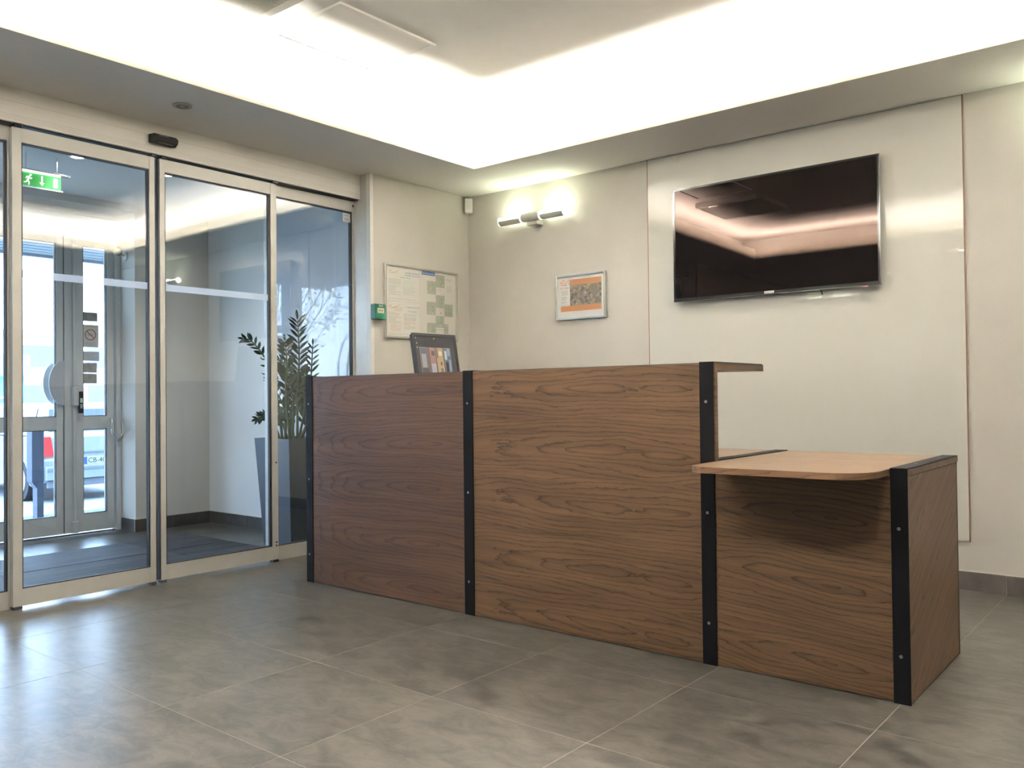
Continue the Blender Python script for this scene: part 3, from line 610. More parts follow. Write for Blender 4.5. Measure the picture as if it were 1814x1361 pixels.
# ------------------------------------------------------------------ reception desk
dk = thing('reception_desk', (1.99, -1.5, 0), 'long walnut reception desk with black steel strips, high counter and low end table', 'desk')
WXZ = wood('walnut front left', 0, 2, 1.3, dark=(.022, .0135, .010), light=(.082, .047, .031), uc=1.36); WXZ2 = wood('walnut front middle', 0, 2, 4.1)
WXZ3 = wood('walnut front low', 0, 2, 8.6, fig=1.6, tilt=.06, uc=3.25); WYZ = wood('walnut side', 1, 2, 2.2, dark=(.032, .018, .009), light=(.19, .105, .052), tilt=-.55, uc=-1.35); WXY = wood('walnut top', 0, 1, 5.5, dark=(.08, .048, .028), light=(.21, .13, .075), rough=.36)  # side veneer lightened in colour to offset weaker light on that face
FY = -1.8415
BLK = mat('black edge band', (.012, .011, .011), .5)
def panel(x0, x1, z1, m): 
    p = box('front_panel', m, (x0, FY, .006, x1, FY + .022, z1), dk); box('edge_band', BLK, (x0, FY + .002, .001, x1, FY + .020, .0062), p); return p
panel(.52, 1.63, 1.098, WXZ); panel(1.668, 2.856, 1.098, WXZ2); panel(2.856, 3.470, .716, WXZ3)
SCR = mat('dark steel screw', (.16, .16, .17), .3, .9)
scr = None
def screw(p, parent, horiz=True):
    global scr
    if scr is None:
        scr = MB().prism([(.0055 * math.cos(2 * PI * k / 14), .0055 * math.sin(2 * PI * k / 14), 0) for k in range(14)], (0, 0, .0022)).build('screw', SCR, parent); o = scr
    else: o = scr.copy(); o.name = 'screw'; col.objects.link(o); o.parent = parent
    o.location = Vector(p) - orgof(parent); o.rotation_euler = (PI / 2, 0, 0) if horiz else (0, 0, 0); return o
def post(x0, x1, z1, zs, back=None):
    p = box('steel_strip', STEEL, (x0, FY - .005, 0, x1, FY - .0004, z1 + .003), dk, bevel=.0012)
    for z in zs: screw(((x0 + x1) / 2 - .002, FY - .006, z), p)
    return p
post(.471, .525, 1.10, (.955, .552, .150)); post(1.620, 1.678, 1.10, (.955, .552, .150)); post(2.796, 2.852, 1.10, (.957, .552, .151)); post(3.455, 3.507, .740, (.552, .150))
for x0, x1 in ((.471, .525), (1.620, 1.678), (2.796, 2.852)): box('top_strip', STEEL, (x0, FY - .004, 1.1002, x1, -1.405, 1.103), dk)
ct = box('counter_top', WXZ2, (.474, FY + .0225, 1.076, 2.853, -1.402, 1.0985), dk)
CTOP = mat('dark laminate', (.018, .016, .015), .35)
box('counter_surface', CTOP, (.473, FY + .0002, 1.0985, 2.854, -1.401, 1.1000), dk)
for b in ((2.8532, FY + .023, 1.0745, 2.8545, -1.402, 1.0765), (2.8532, -1.4035, 1.0745, 2.8545, -1.401, 1.0995), (2.8532, FY + .001, 1.0965, 2.8545, -1.402, 1.0995)): box('edge_band', BLK, b, ct)
box('counter_underside', mat('pale laminate', (.55, .53, .49), .5), (.50, FY + .03, 1.0745, 2.85, -1.404, 1.0758), dk)
# left end and inner frame, worktop behind the counter
box('end_panel', wood('walnut end', 1, 2, 6.6), (.474, FY + .0005, .006, .496, -1.16, 1.075), dk)
box('end_panel', WYZ, (1.64, FY + .023, .006, 1.66, -1.20, .716), dk)
box('end_panel', WYZ, (2.8562, FY + .0225, .006, 2.876, -1.16, .7165), dk)
box('worktop', WXY, (.497, FY + .0225, .718, 2.8525, -1.150, .740), dk)
box('modesty_panel', WXZ, (.50, -1.42, 0.25, 1.62, -1.40, .716), dk)
# low table: board with rounded front corners
TX0, TX1, TYF, TYB = 2.8565, 3.452, -2.085, -1.150
pts = [(TX0, TYB), (TX0, TYF + .075)]
r_ = .075
pts += [(TX0 + r_ - r_ * math.cos(a), TYF + r_ - r_ * math.sin(a)) for a in [k * PI / 16 for k in range(1, 9)]]
r2 = .13
pts += [(TX1 - r2 + r2 * math.sin(a), TYF + r2 - r2 * math.cos(a)) for a in [k * PI / 20 for k in range(0, 11)]]
pts += [(TX1, TYB)]
WFE = wood('walnut board edge', 0, 2, 7.7, dark=(.07, .04, .022), light=(.19, .11, .06), fig=.5)
tt_ = MB().prism([(x, y, .7185) for x, y in pts], (0, 0, .0209)).build('table_top', WFE, dk, bevel=.001); MB().prism([(x, y, .7394) for x, y in pts], (0, 0, .0007)).build('top_veneer', WXY, tt_)
box('table_top_end', WXY, (3.4525, FY + .001, .7185, 3.505, TYB, .7395), dk)
sp = box('side_panel', WYZ, (3.484, FY + .001, .006, 3.505, -1.168, .7165), dk)
box('edge_band', BLK, (3.4842, FY + .002, .001, 3.5048, -1.168, .0062), sp); box('edge_band', BLK, (3.484, -1.168, .001, 3.506, -1.1655, .7165), sp)
WEDGE = wood('walnut edge', 1, 2, 3.3, dark=(.05, .026, .013), light=(.14, .072, .033)); box('edge_band', WEDGE, (3.5052, FY + .0015, .7195, 3.5068, TYB, .7392), sp)
for x0, x1, sc_ in ((2.800, 2.8525, (-1.62, -1.32)), (3.455, 3.507, (-1.64, -1.33))):
    s_ = box('top_strip', STEEL, (x0, FY - .0045, .7402, x1, -1.150, .7432), dk)
    for y in sc_: screw(((x0 + x1) / 2, y, .7432), s_, False)
box('back_strip', STEEL, (3.455, -1.1648, .001, 3.506, -1.161, .74), dk)

# computer monitor on the worktop behind the counter
mo = thing('monitor', (.70, -1.12, .740), 'black computer monitor showing four upright pictures, leaning back behind the counter', 'monitor')
phi = math.radians(87); tl = math.radians(10)
Ux = Vector((math.cos(phi), math.sin(phi), 0)); Nn = Vector((math.sin(phi), -math.cos(phi), 0)); Dn = (-Vector((0, 0, 1)) * math.cos(tl) + Nn * math.sin(tl)).normalized(); Fn = Ux.cross(-Dn).normalized()
if Fn.x < 0: Fn = -Fn
TM = Vector((.728, -1.122, 1.355)); MW, MH = .345, .285
def mp(u, v, n=0.): return TM + Ux * (u - MW / 2) + Dn * v + Fn * n
def mbox(m, u0, v0, u1, v1, n0, n1): return m.obox((mp(u0, v0) + mp(u1, v1)) / 2 + Fn * (n0 + n1) / 2, Ux, -Dn, Fn, (u1 - u0) / 2, (v1 - v0) / 2, (n1 - n0) / 2)
mbox(MB(), .004, .004, MW - .004, MH, -.026, -.004).build('back_shell', DARKP, mo, bevel=.006)
m = MB(); bz = .017
for b in ((0, 0, bz, MH), (MW - bz, 0, MW, MH), (bz, 0, MW - bz, bz), (bz, MH - .022, MW - bz, MH)): mbox(m, *b, -.004, .004)
m.build('bezel', DARKP, mo)
scn = mbox(MB(), bz, bz, MW - bz, MH - .022, -.003, .0005).build('screen', mat('lit dark screen', (.012, .011, .012), .3, emit=(.9, .8, .8), estr=.012), mo)
def em(nm, c, s_=.10): return mat(nm, tuple(q * .45 for q in c), .4, emit=c, estr=s_)
cols = [((.10, .10, .11), [(.15, .25, .80, .78, (.42, .41, .42)), (.0, .80, 1, 1, (.05, .05, .06))]),
        ((.28, .16, .14), [(0, 0, .18, 1, (.10, .05, .05)), (.30, .62, 1, 1, (.33, .36, .42)), (.45, .12, .95, .30, (.08, .05, .05)), (.2, .42, .5, .50, (.35, .13, .12))]),
        ((.36, .26, .15), [(.35, .12, .85, .30, (.60, .52, .36)), (.5, .55, .75, .68, (.08, .06, .05)), (0, .0, .2, .4, (.16, .11, .07)), (.45, .80, .8, .95, (.12, .10, .08))]),
        ((.10, .13, .16), [(.05, .1, .4, .45, (.45, .52, .56)), (.5, .0, .9, .3, (.22, .32, .38)), (.1, .55, .55, 1, (.02, .02, .03)), (.62, .45, .92, .95, (.20, .28, .40))])]
for k, (bg_, bl_) in enumerate(cols):
    u0 = .050 + k * .062; v0, v1 = .085, .235; uw = .050
    pic = mbox(MB(), u0 - .002, v0 - .002, u0 + uw + .002, v1 + .002, .0005, .0008).build('picture', em('pic rim', (.35, .33, .33), .1), scn)
    mbox(MB(), u0, v0, u0 + uw, v1, .0008, .0011).build('picture_ground', em('pic%d' % k, bg_), mo)
    for j, (a, b, c, d, cc_) in enumerate(bl_): mbox(MB(), u0 + a * uw, v0 + b * (v1 - v0), u0 + c * uw, v0 + d * (v1 - v0), .0011, .0013 + .00005 * j).build('picture_patch', em('pic%d_%d' % (k, j), cc_), mo)
m = MB()
for k in range(12): mbox(m, .060, .125 + k * .0065, .086, .1275 + k * .0065, .0014, .0016)
m.build('picture_lines', em('pic lines', (.12, .12, .13)), mo)
m = MB()
for u, v in ((.024, .024), (.165, .024), (.028, .055), (.028, .080)): mbox(m, u, v, u + .006, v + .008, .0006, .001)
m.build('icons', em('icon print', (.5, .5, .35), .2), scn)
bc = TM + Dn * .26 - Fn * .04
MB().obox((bc.x - .02, bc.y, .91), Ux, (0, 0, 1), Nn, .03, .165, .012).build('stand_neck', DARKP, mo); MB().obox((bc.x + .01, bc.y, .7475), Ux, Nn, (0, 0, 1), .12, .085, .0065).build('stand_foot', DARKP, mo, bevel=.003)

# ------------------------------------------------------------------ television
tv = thing('television', (2.336, -.03, 1.54), 'large wall mounted black flat television on the white glass panel', 'television')
VX0, VX1, VZ0, VZ1 = 1.735, 2.937, 1.546, 2.232
tt = math.radians(TVT := .42)
TVS = -1
def tvp(x, z, y): return (x, -.060 - (z - VZ0) * math.tan(tt) * TVS + y, z)
SCREEN = mat('glossy black screen', (.004, .0035, .004), .015, ior=1.33); 
_s = SCREEN.node_tree.nodes['Principled BSDF']; _s.inputs['Specular Tint'].default_value = (1.0, .72, .62, 1)
nzz = nd(SCREEN, 'ShaderNodeTexNoise'); nzz.inputs['Scale'].default_value = 1.7; nzz.inputs['Detail'].default_value = 0; gg = nd(SCREEN, 'ShaderNodeNewGeometry'); lk(SCREEN, gg.outputs['Position'], nzz.inputs[0])
bb_ = nd(SCREEN, 'ShaderNodeBump'); bb_.inputs['Strength'].default_value = 1.; bb_.inputs['Distance'].default_value = .0007; lk(SCREEN, nzz.outputs[0], bb_.inputs['Height']); lk(SCREEN, bb_.outputs[0], _s.inputs['Normal'])
def tvbox(nm, m, x0, z0, x1, z1, y0, y1, par=None, bevel=0):
    P = [tvp(x0, z0, y0), tvp(x1, z0, y0), tvp(x1, z0, y1), tvp(x0, z0, y1), tvp(x0, z1, y0), tvp(x1, z1, y0), tvp(x1, z1, y1), tvp(x0, z1, y1)]
    return MB().add(P, [(0, 3, 2, 1), (4, 5, 6, 7), (0, 1, 5, 4), (1, 2, 6, 5), (2, 3, 7, 6), (3, 0, 4, 7)]).build(nm, m, par or tv, bevel=bevel)
BEZ = mat('gloss black bezel', (.010, .010, .011), .12); TRIMT = mat('clear grey trim', (.42, .44, .42), .12, .7)
tvbox('back_shell', DARKP, VX0 + .03, VZ0 + .02, VX1 - .03, VZ1 - .03, .004, .030)
tvbox('screen', SCREEN, VX0 + .012, VZ0 + .020, VX1 - .012, VZ1 - .012, -.002, .003)
bzl = [tvbox('bezel', BEZ, *b, -.004, .004) for b in ((VX0 + .002, VZ0 + .002, VX0 + .012, VZ1 - .002), (VX1 - .012, VZ0 + .002, VX1 - .002, VZ1 - .002), (VX0 + .012, VZ0 + .002, VX1 - .012, VZ0 + .020), (VX0 + .012, VZ1 - .012, VX1 - .012, VZ1 - .002))]
for b in ((VX0, VZ0, VX0 + .002, VZ1), (VX1 - .002, VZ0, VX1, VZ1), (VX0, VZ0, VX1, VZ0 + .002), (VX0, VZ1 - .002, VX1, VZ1)): tvbox('metal_edge', TRIMT, *b, -.0045, .012)
tvbox('brand_plate', mat('bright plate', (.6, .6, .58), .3, .3), 2.308, VZ0 + .004, 2.364, VZ0 + .018, -.0055, -.004)
text('brand_lettering', 'SAMSUNG', Vector(tvp(2.336, VZ0 + .0075, -.0058)), (1, 0, 0), (0, 0, 1), .011, DARKP, tv, 'CENTER')
tvbox('sensor_strip', mat('clear plastic', (.5, .42, .36), .15), 2.84, VZ0 - .006, 2.875, VZ0 + .001, -.003, .004); tvbox('standby_light', mat('red light', (.5, .02, .02), .4, emit=(1, .05, .03), estr=1.5), 2.852, VZ0 - .003, 2.858, VZ0 + .001, -.0038, -.003)
MB().tube([tvp(2.62, VZ0, .015), (2.63, -.045, 1.52)], .004, 8).build('cable', DARKP, tv)
box('wall_bracket', DARKP, (2.15, -.031, 1.68), ) if False else box('wall_bracket', DARKP, (2.15, -.032, 1.68, 2.52, -.0105, 2.08), tv)

# ------------------------------------------------------------------ wall lamps
SHELL = mat('brushed nickel', (.62, .61, .56), .42, .25); GLOW = mat('glowing lamp glass', (1, 1, 1), .4, emit=(.93, 1, .78), estr=4); GLOWR = mat('glowing end glass', (1, 1, 1), .4, emit=(.95, 1, .80), estr=3)
def arc_shell(x0, x1, cy, cz, ro, ri, a0, a1, n=18):
    """half pipe between angles a0..a1 (0 = +y, 90 = up)"""
    m = MB(); vs = []
    for k in range(n + 1):
        a = math.radians(a0 + (a1 - a0) * k / n); c, s = math.cos(a), math.sin(a)
        vs += [(x0, cy + ro * c, cz + ro * s), (x1, cy + ro * c, cz + ro * s), (x1, cy + ri * c, cz + ri * s), (x0, cy + ri * c, cz + ri * s)]
    fs = []
    for k in range(n):
        b = k * 4
        for q in range(4): fs.append((b + q, b + 4 + q, b + 4 + (q + 1) % 4, b + (q + 1) % 4))
    fs += [(0, 1, 2, 3), (n * 4 + 3, n * 4 + 2, n * 4 + 1, n * 4)]
    m.sm = True; return m.add(vs, fs)
def sconce(xc, yw, zc, s, label, group):
    """s = -1 when the wall is at +y side (lamp projects to -y)"""
    o = thing('wall_lamp', (xc, yw + s * .065, zc - .06), label, 'wall lamp', group)
    cy = yw + s * .075; h = .282; r = .031
    for a, b in ((-h + .004, -.086), (.086, h - .004)):
        arc_shell(xc + a, xc + b, cy, zc, r, r - .002, -178, -18).build('half_shell', SHELL, o)
        MB().tube([(xc + a + .012, cy, zc), (xc + b - .012, cy, zc)], .019, 14).build('lamp_tube', GLOW, o)
    MB().tube([(xc - .078, cy, zc), (xc + .078, cy, zc)], r, 28).build('body', SHELL, o)
    for x in (-.082, .082): MB().tube([(xc + x - .004, cy, zc), (xc + x + .004, cy, zc)], r + .001, 28).build('glass_ring', GLOWR, o)
    for a, b in ((-h, -h + .004), (h - .004, h)): MB().tube([(xc + a, cy, zc), (xc + b, cy, zc)], r - .001, 28).build('end_glass', GLOWR, o)
    MB().box(xc - .045, yw + s * .0005, zc - .055, xc + .045, cy + .0 * s, zc - .030).build('wall_mount', SHELL, o, bevel=.003)
    for q in (-.18, .18):
        l = bpy.data.lights.new('wall_lamp_glow', 'AREA'); l.shape = 'RECTANGLE'; l.size = .17; l.size_y = .03; l.energy = .2; l.color = (.90, 1, .74)
        lo = bpy.data.objects.new('wall_lamp_glow', l); lo.location = (xc + q, cy, zc + .024); lo.rotation_euler = (PI, 0, 0); col.objects.link(lo)
    return o
sconce(.655, 0, 2.222, -1, 'chrome tube wall lamp glowing upward on the plaster wall left of the white panel', 'chrome tube wall lamps')
sconce(3.955, 0, 2.222, -1, 'chrome tube wall lamp just outside the right edge, seen only mirrored in the sliding door', 'chrome tube wall lamps')
sconce(.262, RY, 2.29, 1, 'chrome tube wall lamp on the front wall, seen only mirrored below the television', 'chrome tube wall lamps')

# ------------------------------------------------------------------ framed poster on the back wall
ORA = mat('orange print', (.33, .15, .065), .5); PWH = mat('poster white', (.78, .77, .74), .4); RDP = mat('red orange print', (.60, .10, .04), .5)
po = thing('framed_poster', (1.012, -.012, 1.495), 'small silver framed poster with orange bars and an aerial photo on the back wall', 'poster')
fx0, fx1, fz0, fz1 = .813, 1.213, 1.496, 1.800
m = MB()
for b in ((fx0, fz0, fx0 + .012, fz1), (fx1 - .012, fz0, fx1, fz1), (fx0 + .012, fz0, fx1 - .012, fz0 + .012), (fx0 + .012, fz1 - .012, fx1 - .012, fz1)): m.box(b[0], -.024, b[1], b[2], -.0005, b[3])
m.build('frame', SILVER, po, bevel=.002)
box('paper', PWH, (fx0 + .012, -.014, fz0 + .012, fx1 - .012, -.004, fz1 - .012), po)
YP = -.0143
def pq(x0, z0, x1, z1, m, nm, par=po, d=0.): return box(nm, m, (x0, YP - .0004 - d, z0, x1, YP - d, z1), par)
pq(.928, 1.727, 1.180, 1.766, ORA, 'orange_bar'); pq(.852, 1.553, 1.180, 1.590, ORA, 'orange_bar')
PHO = mat('aerial photo print', (.2, .18, .14), .5)
b = PHO.node_tree.nodes['Principled BSDF']; g = nd(PHO, 'ShaderNodeNewGeometry'); mpn = nd(PHO, 'ShaderNodeMapping'); mpn.inputs['Rotation'].default_value = (0, .7, 0); mpn.inputs['Scale'].default_value = (1, 1, 1)
v = nd(PHO, 'ShaderNodeTexVoronoi'); v.distance = 'CHEBYCHEV'; v.inputs['Scale'].default_value = 34; n2 = nd(PHO, 'ShaderNodeTexNoise'); n2.inputs['Scale'].default_value = 55; n2.inputs['Detail'].default_value = 6
a2 = nd(PHO, 'ShaderNodeMath', operation='MULTIPLY_ADD'); a2.inputs[1].default_value = .55; rr = nd(PHO, 'ShaderNodeValToRGB')
lk(PHO, g.outputs['Position'], mpn.inputs[0]); lk(PHO, mpn.outputs[0], v.inputs[0]); lk(PHO, mpn.outputs[0], n2.inputs[0]); lk(PHO, v.outputs['Distance'], a2.inputs[0]); lk(PHO, n2.outputs[0], a2.inputs[2]); lk(PHO, a2.outputs[0], rr.inputs[0]); lk(PHO, rr.outputs[0], b.inputs['Base Color'])
rr.color_ramp.elements[0].position = .48; rr.color_ramp.elements[0].color = (.012, .011, .009, 1); rr.color_ramp.elements[1].position = .95; rr.color_ramp.elements[1].color = (.26, .215, .165, 1)
el = rr.color_ramp.elements.new(.68); el.color = (.085, .075, .055, 1)
ph = pq(.928, 1.590, 1.180, 1.727, PHO, 'aerial_photo')
OLV = mat('olive field print', (.10, .09, .05), .6); RFG = mat('grey roof print', (.11, .10, .085), .6)
def rotquad(cx, cz, w_, h_, a, m, nm, d=.0004):
    U = Vector((math.cos(a), 0, math.sin(a))); V = Vector((-math.sin(a), 0, math.cos(a)))
    return MB().obox((cx, YP - d - .0002, cz), U, V, (0, 1, 0), w_ / 2, h_ / 2, .0002).build(nm, m, po)
MB().prism([(1.118 + .034 * math.cos(2 * PI * k / 16), YP - .0004, 1.700 + .024 * math.sin(2 * PI * k / 16)) for k in range(16)], (0, -.0003, 0)).build('field', OLV, po)
for cx, cz in ((1.03, 1.665), (1.052, 1.69), (1.015, 1.645), (1.065, 1.655), (1.088, 1.635), (1.045, 1.62)): rotquad(cx, cz, .020, .020, .6, RFG, 'roof_print')
rotquad(1.145, 1.665, .060, .020, .6, RFG, 'roof_print'); rotquad(1.112, 1.672, .03, .024, .6, RFG, 'roof_print')
# the rounded logo: e, s-swash and i drawn as one stroke
def stroke(pts, r, m, nm, par, n=6): return MB().tube(pts, r, n).build(nm, m, par)
lx, lz = .850, 1.728
e_ = [(lx + .022 + .019 * math.cos(a), YP - .0006, lz + .020 + .019 * math.sin(a)) for a in [0 + k * (2 * PI * .86) / 16 for k in range(17)]]
stroke([(lx + .004, YP - .0006, lz + .019)] + e_[:1] + e_[1:], .0018, RDP, 'logo_stroke', po)
stroke([(lx + .038, YP - .0006, lz + .008), (lx + .042, YP - .0006, lz + .0), (lx + .050, YP - .0006, lz + .006), (lx + .056, YP - .0006, lz + .024), (lx + .064, YP - .0006, lz + .040), (lx + .072, YP - .0006, lz + .034), (lx + .073, YP - .0006, lz + .002)], .0018, ORA, 'logo_stroke', po)
text('logo_line', 'get it right', (lx - .001, YP - .0005, lz - .020), (1, 0, 0), (0, 0, 1), .0165, ORA, po)
m = MB(); z = 1.690
for wd_ in (.05, .055, .05, .056, .052, 0, .04, .054, .03, .04, 0, .04, .03):
    if wd_: m.box(.858, YP - .0003, z, .858 + wd_, YP, z + .0022)
    z -= .0065
m.build('print_lines', GREYP, po)['kind'] = 'stuff'

# ------------------------------------------------------------------ framed evacuation board on the left wall
ev = thing('safety_board', (.01, -.50, 1.38), 'wide aluminium framed safety notice and floor plan on the left wall above the monitor', 'notice board')
ey0, ey1, ez0, ez1 = -.856, -.150, 1.385, 1.885
m = MB(); fw_ = .014
for b in ((ey0, ez0, ey0 + fw_, ez1), (ey1 - fw_, ez0, ey1, ez1), (ey0 + fw_, ez0, ey1 - fw_, ez0 + fw_), (ey0 + fw_, ez1 - fw_, ey1 - fw_, ez1)): m.box(.0005, b[0], b[1], .024, b[2], b[3])
m.build('frame', SILVER, ev, bevel=.002)
box('backing', mat('board paper', (.68, .66, .60), .4), (.004, ey0 + fw_, ez0 + fw_, .014, ey1 - fw_, ez1 - fw_), ev)
XE = .0142
def eq(y0, z0, y1, z1, m, nm, par=ev, d=0.): return box(nm, m, (XE + d, y0, z0, XE + .0004 + d, y1, z1), par)
SHT = mat('sheet paper', (.76, .745, .69), .45)
s1 = eq(-.836, 1.640, -.535, 1.866, SHT, 'sheet'); s2 = eq(-.836, 1.402, -.535, 1.632, SHT, 'sheet')
GRN = mat('pale green print', (.25, .42, .30), .6); GRN2 = mat('green print', (.06, .28, .13), .6); PLN = mat('plan line print', (.22, .22, .17), .6); PLF = mat('plan fill print', (.40, .39, .33), .6); DKB = mat('dark blue print', (.13, .16, .26), .6); PRD = mat('pale red print', (.50, .22, .17), .6); PGY = mat('pale text print', (.33, .34, .30), .6); PORA = mat('pale orange print', (.60, .40, .24), .6)
bn = eq(-.505, 1.842, -.374, 1.866, BLUE, 'title_banner'); LWH = mat('white print', (.72, .74, .74), .6)
def et(s_, y, z, size, m, al='LEFT', nm='lettering', sx=1.): return text(nm, s_, (XE + .0007, y, z), (0, 1, 0), (0, 0, 1), size, m, ev, al, .0002, sx)
et("Plan d'intervention", -.440, 1.849, .0155, LWH, 'CENTER')
et('Consignes de Sécurité', -.598, 1.832, .015, DKB, 'CENTER'); et('Évacuation des Locaux', -.598, 1.816, .015, DKB, 'CENTER'); et('Évacuation des locaux', -.665, 1.798, .011, GRN2, 'CENTER')
et('Consignes de Sécurité', -.598, 1.598, .015, DKB, 'CENTER'); et("En cas d'incendie", -.598, 1.570, .012, DKB, 'CENTER')
et('En cas d’accident', -.735, 1.586, .012, PRD, 'CENTER'); et('ou de malaise', -.735, 1.571, .012, PRD, 'CENTER')
et('Rez de chaussée', -.236, 1.826, .009, PLN, 'CENTER'); et('Hall', -.236, 1.812, .008, PLN, 'CENTER'); et('RDC', -.322, 1.745, .011, PLN, 'CENTER'); et('Cour', -.322, 1.620 - .0, .009, PLN, 'CENTER'); et('BAT. A ACCUEIL', -.322, 1.462, .0095, PLN, 'CENTER')
random.seed(3)
def lines(y0, z1, wd_, n, m, dz=.0075, h=.0021, nm='print_lines'):
    b_ = MB()
    for k in range(n):
        y = y0
        L_ = wd_ * random.choice((1, 1, .96, .9, .55))
        while y < y0 + L_ - .004:
            w_ = random.uniform(.006, .018); b_.box(XE + .0005, y, z1 - k * dz, XE + .0007, min(y + w_, y0 + L_), z1 - k * dz + h); y += w_ + .003
    o_ = b_.build(nm, m, ev); o_['kind'] = 'stuff'; return o_
lines(-.815, 1.782, .115, 5, PGY); lines(-.815, 1.738, .115, 9, PGY); lines(-.685, 1.782, .115, 8, GRN); lines(-.685, 1.718, .115, 5, PGY); lines(-.69, 1.733, .11, 4, GRN); lines(-.815, 1.652, .26, 1, PGY)
lines(-.815, 1.556, .10, 3, PRD); lines(-.815, 1.530, .115, 7, PGY); lines(-.80, 1.474, .10, 6, PRD); lines(-.68, 1.552, .115, 3, PGY); lines(-.68, 1.526, .115, 3, DKB); lines(-.68, 1.500, .115, 4, PRD); lines(-.68, 1.466, .11, 3, PGY); lines(-.815, 1.412, .26, 1, PGY)
lines(-.255, 1.78, .05, 6, PGY, .008)
for z in (1.828, 1.592):
    et('ev', -.815, z + .004, .026, PRD); MB().tube([(XE + .0004, -.815 + .1 * k / 8, z - .006 + .03 * (k / 8) ** 2.2) for k in range(9)], [.0006 + .0025 * math.sin(PI * k / 8) for k in range(9)], 6).build('logo_swash', PORA, ev)
for (y0, y1, z0, z1) in ((-.366, -.279, 1.766, 1.853), (-.453, -.366, 1.712, 1.802), (-.367, -.280, 1.622, 1.709), (-.459, -.371, 1.566, 1.655), (-.280, -.196, 1.564, 1.650), (-.369, -.286, 1.506, 1.560), (-.456, -.369, 1.440, 1.507), (-.369, -.286, 1.480, 1.507), (-.286, -.244, 1.440, 1.507)):
    p_ = eq(y0, z0, y1, z1, PLF, 'plan_block'); m = MB(); yy = y0
    while yy < y1 + .001: m.box(XE + .0005, yy - .0005, z0, XE + .0007, yy + .0005, z1); yy += (y1 - y0) / 6
    zz = z0
    while zz < z1 + .001: m.box(XE + .0005, y0, zz - .0005, XE + .0007, y1, zz + .0005); zz += (z1 - z0) / max(2, round((z1 - z0) / .015))
    m.build('plan_lines', PLN, ev)
    cy_, cz_ = (y0 + y1) / 2, (z0 + z1) / 2; m = MB()
    for k in range(7): a = -1.2 + 2.4 * k / 6; m.box(XE + .0008, cy_ + .018 * math.cos(a) - .003, cz_ + .022 * math.sin(a) - .003, XE + .0010, cy_ + .018 * math.cos(a) + .003, cz_ + .022 * math.sin(a) + .003)
    if z1 - z0 > .05 and y1 - y0 > .06: m.build('route_print', GRN2, ev)
    m = MB()
    for k in range(14): a, c_ = random.uniform(y0 + .004, y1 - .010), random.uniform(z0 + .003, z1 - .008); m.box(XE + .0006, a, c_, XE + .0008, a + random.uniform(.003, .012), c_ + random.uniform(.002, .007))
    m.build('route_print', GRN, ev)
eq(-.322, 1.575, -.314, 1.590, PRD, 'red_mark', d=.0004)

# green emergency call box
cb = thing('call_box', (.02, -.925, 1.49), 'green emergency door release box on the wall between the doors and the safety board', 'call point')
GBX = mat('green plastic', (.008, .085, .045), .35)
box('housing', GBX, (.0005, -.968, 1.500, .048, -.872, 1.600), cb, bevel=.004)
box('front_label', mat('cream label', (.66, .60, .48), .5), (.0482, -.948, 1.540, .0488, -.890, 1.574), cb)
m = MB(); [m.box(.0489, y, 1.553, .0492, y + .007, 1.561) for y in (-.936, -.923, -.910)]; m.build('label_print', DARKP, cb)
m = MB(); [m.box(.0481, y, 1.582, .0485, y + .006, 1.594) for y in (-.934, -.922, -.908)]; m.build('white_print', LWH, cb)
MB().tube([(.0482, -.918, 1.522), (.0487, -.918, 1.522)], .0035, 10).build('key_hole', DARKP, cb)

# motion detector in the corner
pr = thing('motion_detector', (.045, -.045, 2.325), 'white alarm motion detector high in the wall corner', 'sensor')
A_ = Vector((1, -1, 0)).normalized(); B_ = Vector((1, 1, 0)).normalized()
MB().obox(Vector((.042, -.042, 2.393)), B_, (0, 0, 1), A_, .029, .055, .018).build('housing', WHITEP, pr, bevel=.008)
MB().obox(Vector((.042, -.042, 2.398)) + A_ * .0185, B_, (0, 0, 1), A_, .019, .030, .002).build('lens', mat('milky lens', (.70, .69, .64), .35), pr, bevel=.002)
MB().obox(Vector((.022, -.022, 2.40)), B_, (0, 0, 1), A_, .014, .03, .010).build('bracket', WHITEP, pr)
MB().tube([(.028, -.028, 2.447), (.022, -.022, 2.4655)], .004, 8).build('cable', WHITEP, pr)

# ------------------------------------------------------------------ outside: forecourt, canopy, parked car, post, tree
GZ = -.50
PAVE = noise_mat('pale concrete paving', (.36, .35, .34), (.44, .43, .42), 6, .9); ASPH = noise_mat('car park asphalt', (.22, .22, .23), (.30, .30, .31), 12, .95); GRASS = noise_mat('mown grass', (.06, .13, .03), (.14, .24, .06), 30, .9, bump=.6)
g0 = MB().box(-3.45, -12, GZ - .1, -2.34, 9, -.03).build('ground', PAVE); tag(g0, 'pale paved landing outside the street doors', None, kind='structure')
g1 = MB().add([(-7.2, -12, GZ - .2), (-3.45, -12, GZ - .2), (-3.45, 9, GZ - .2), (-7.2, 9, GZ - .2), (-7.2, -12, GZ - .0), (-3.45, -12, -.06), (-3.45, 9, -.06), (-7.2, 9, GZ - .0)], [(0, 3, 2, 1), (4, 5, 6, 7), (0, 1, 5, 4), (1, 2, 6, 5), (2, 3, 7, 6), (3, 0, 4, 7)]).build('ground', GRASS); tag(g1, 'sloping grass verge between landing and car park', None, kind='structure')
g2 = MB().box(-60, -40, GZ - .2, -7.2, 30, GZ).build('ground', ASPH); tag(g2, 'car park surface outside', None, kind='structure')
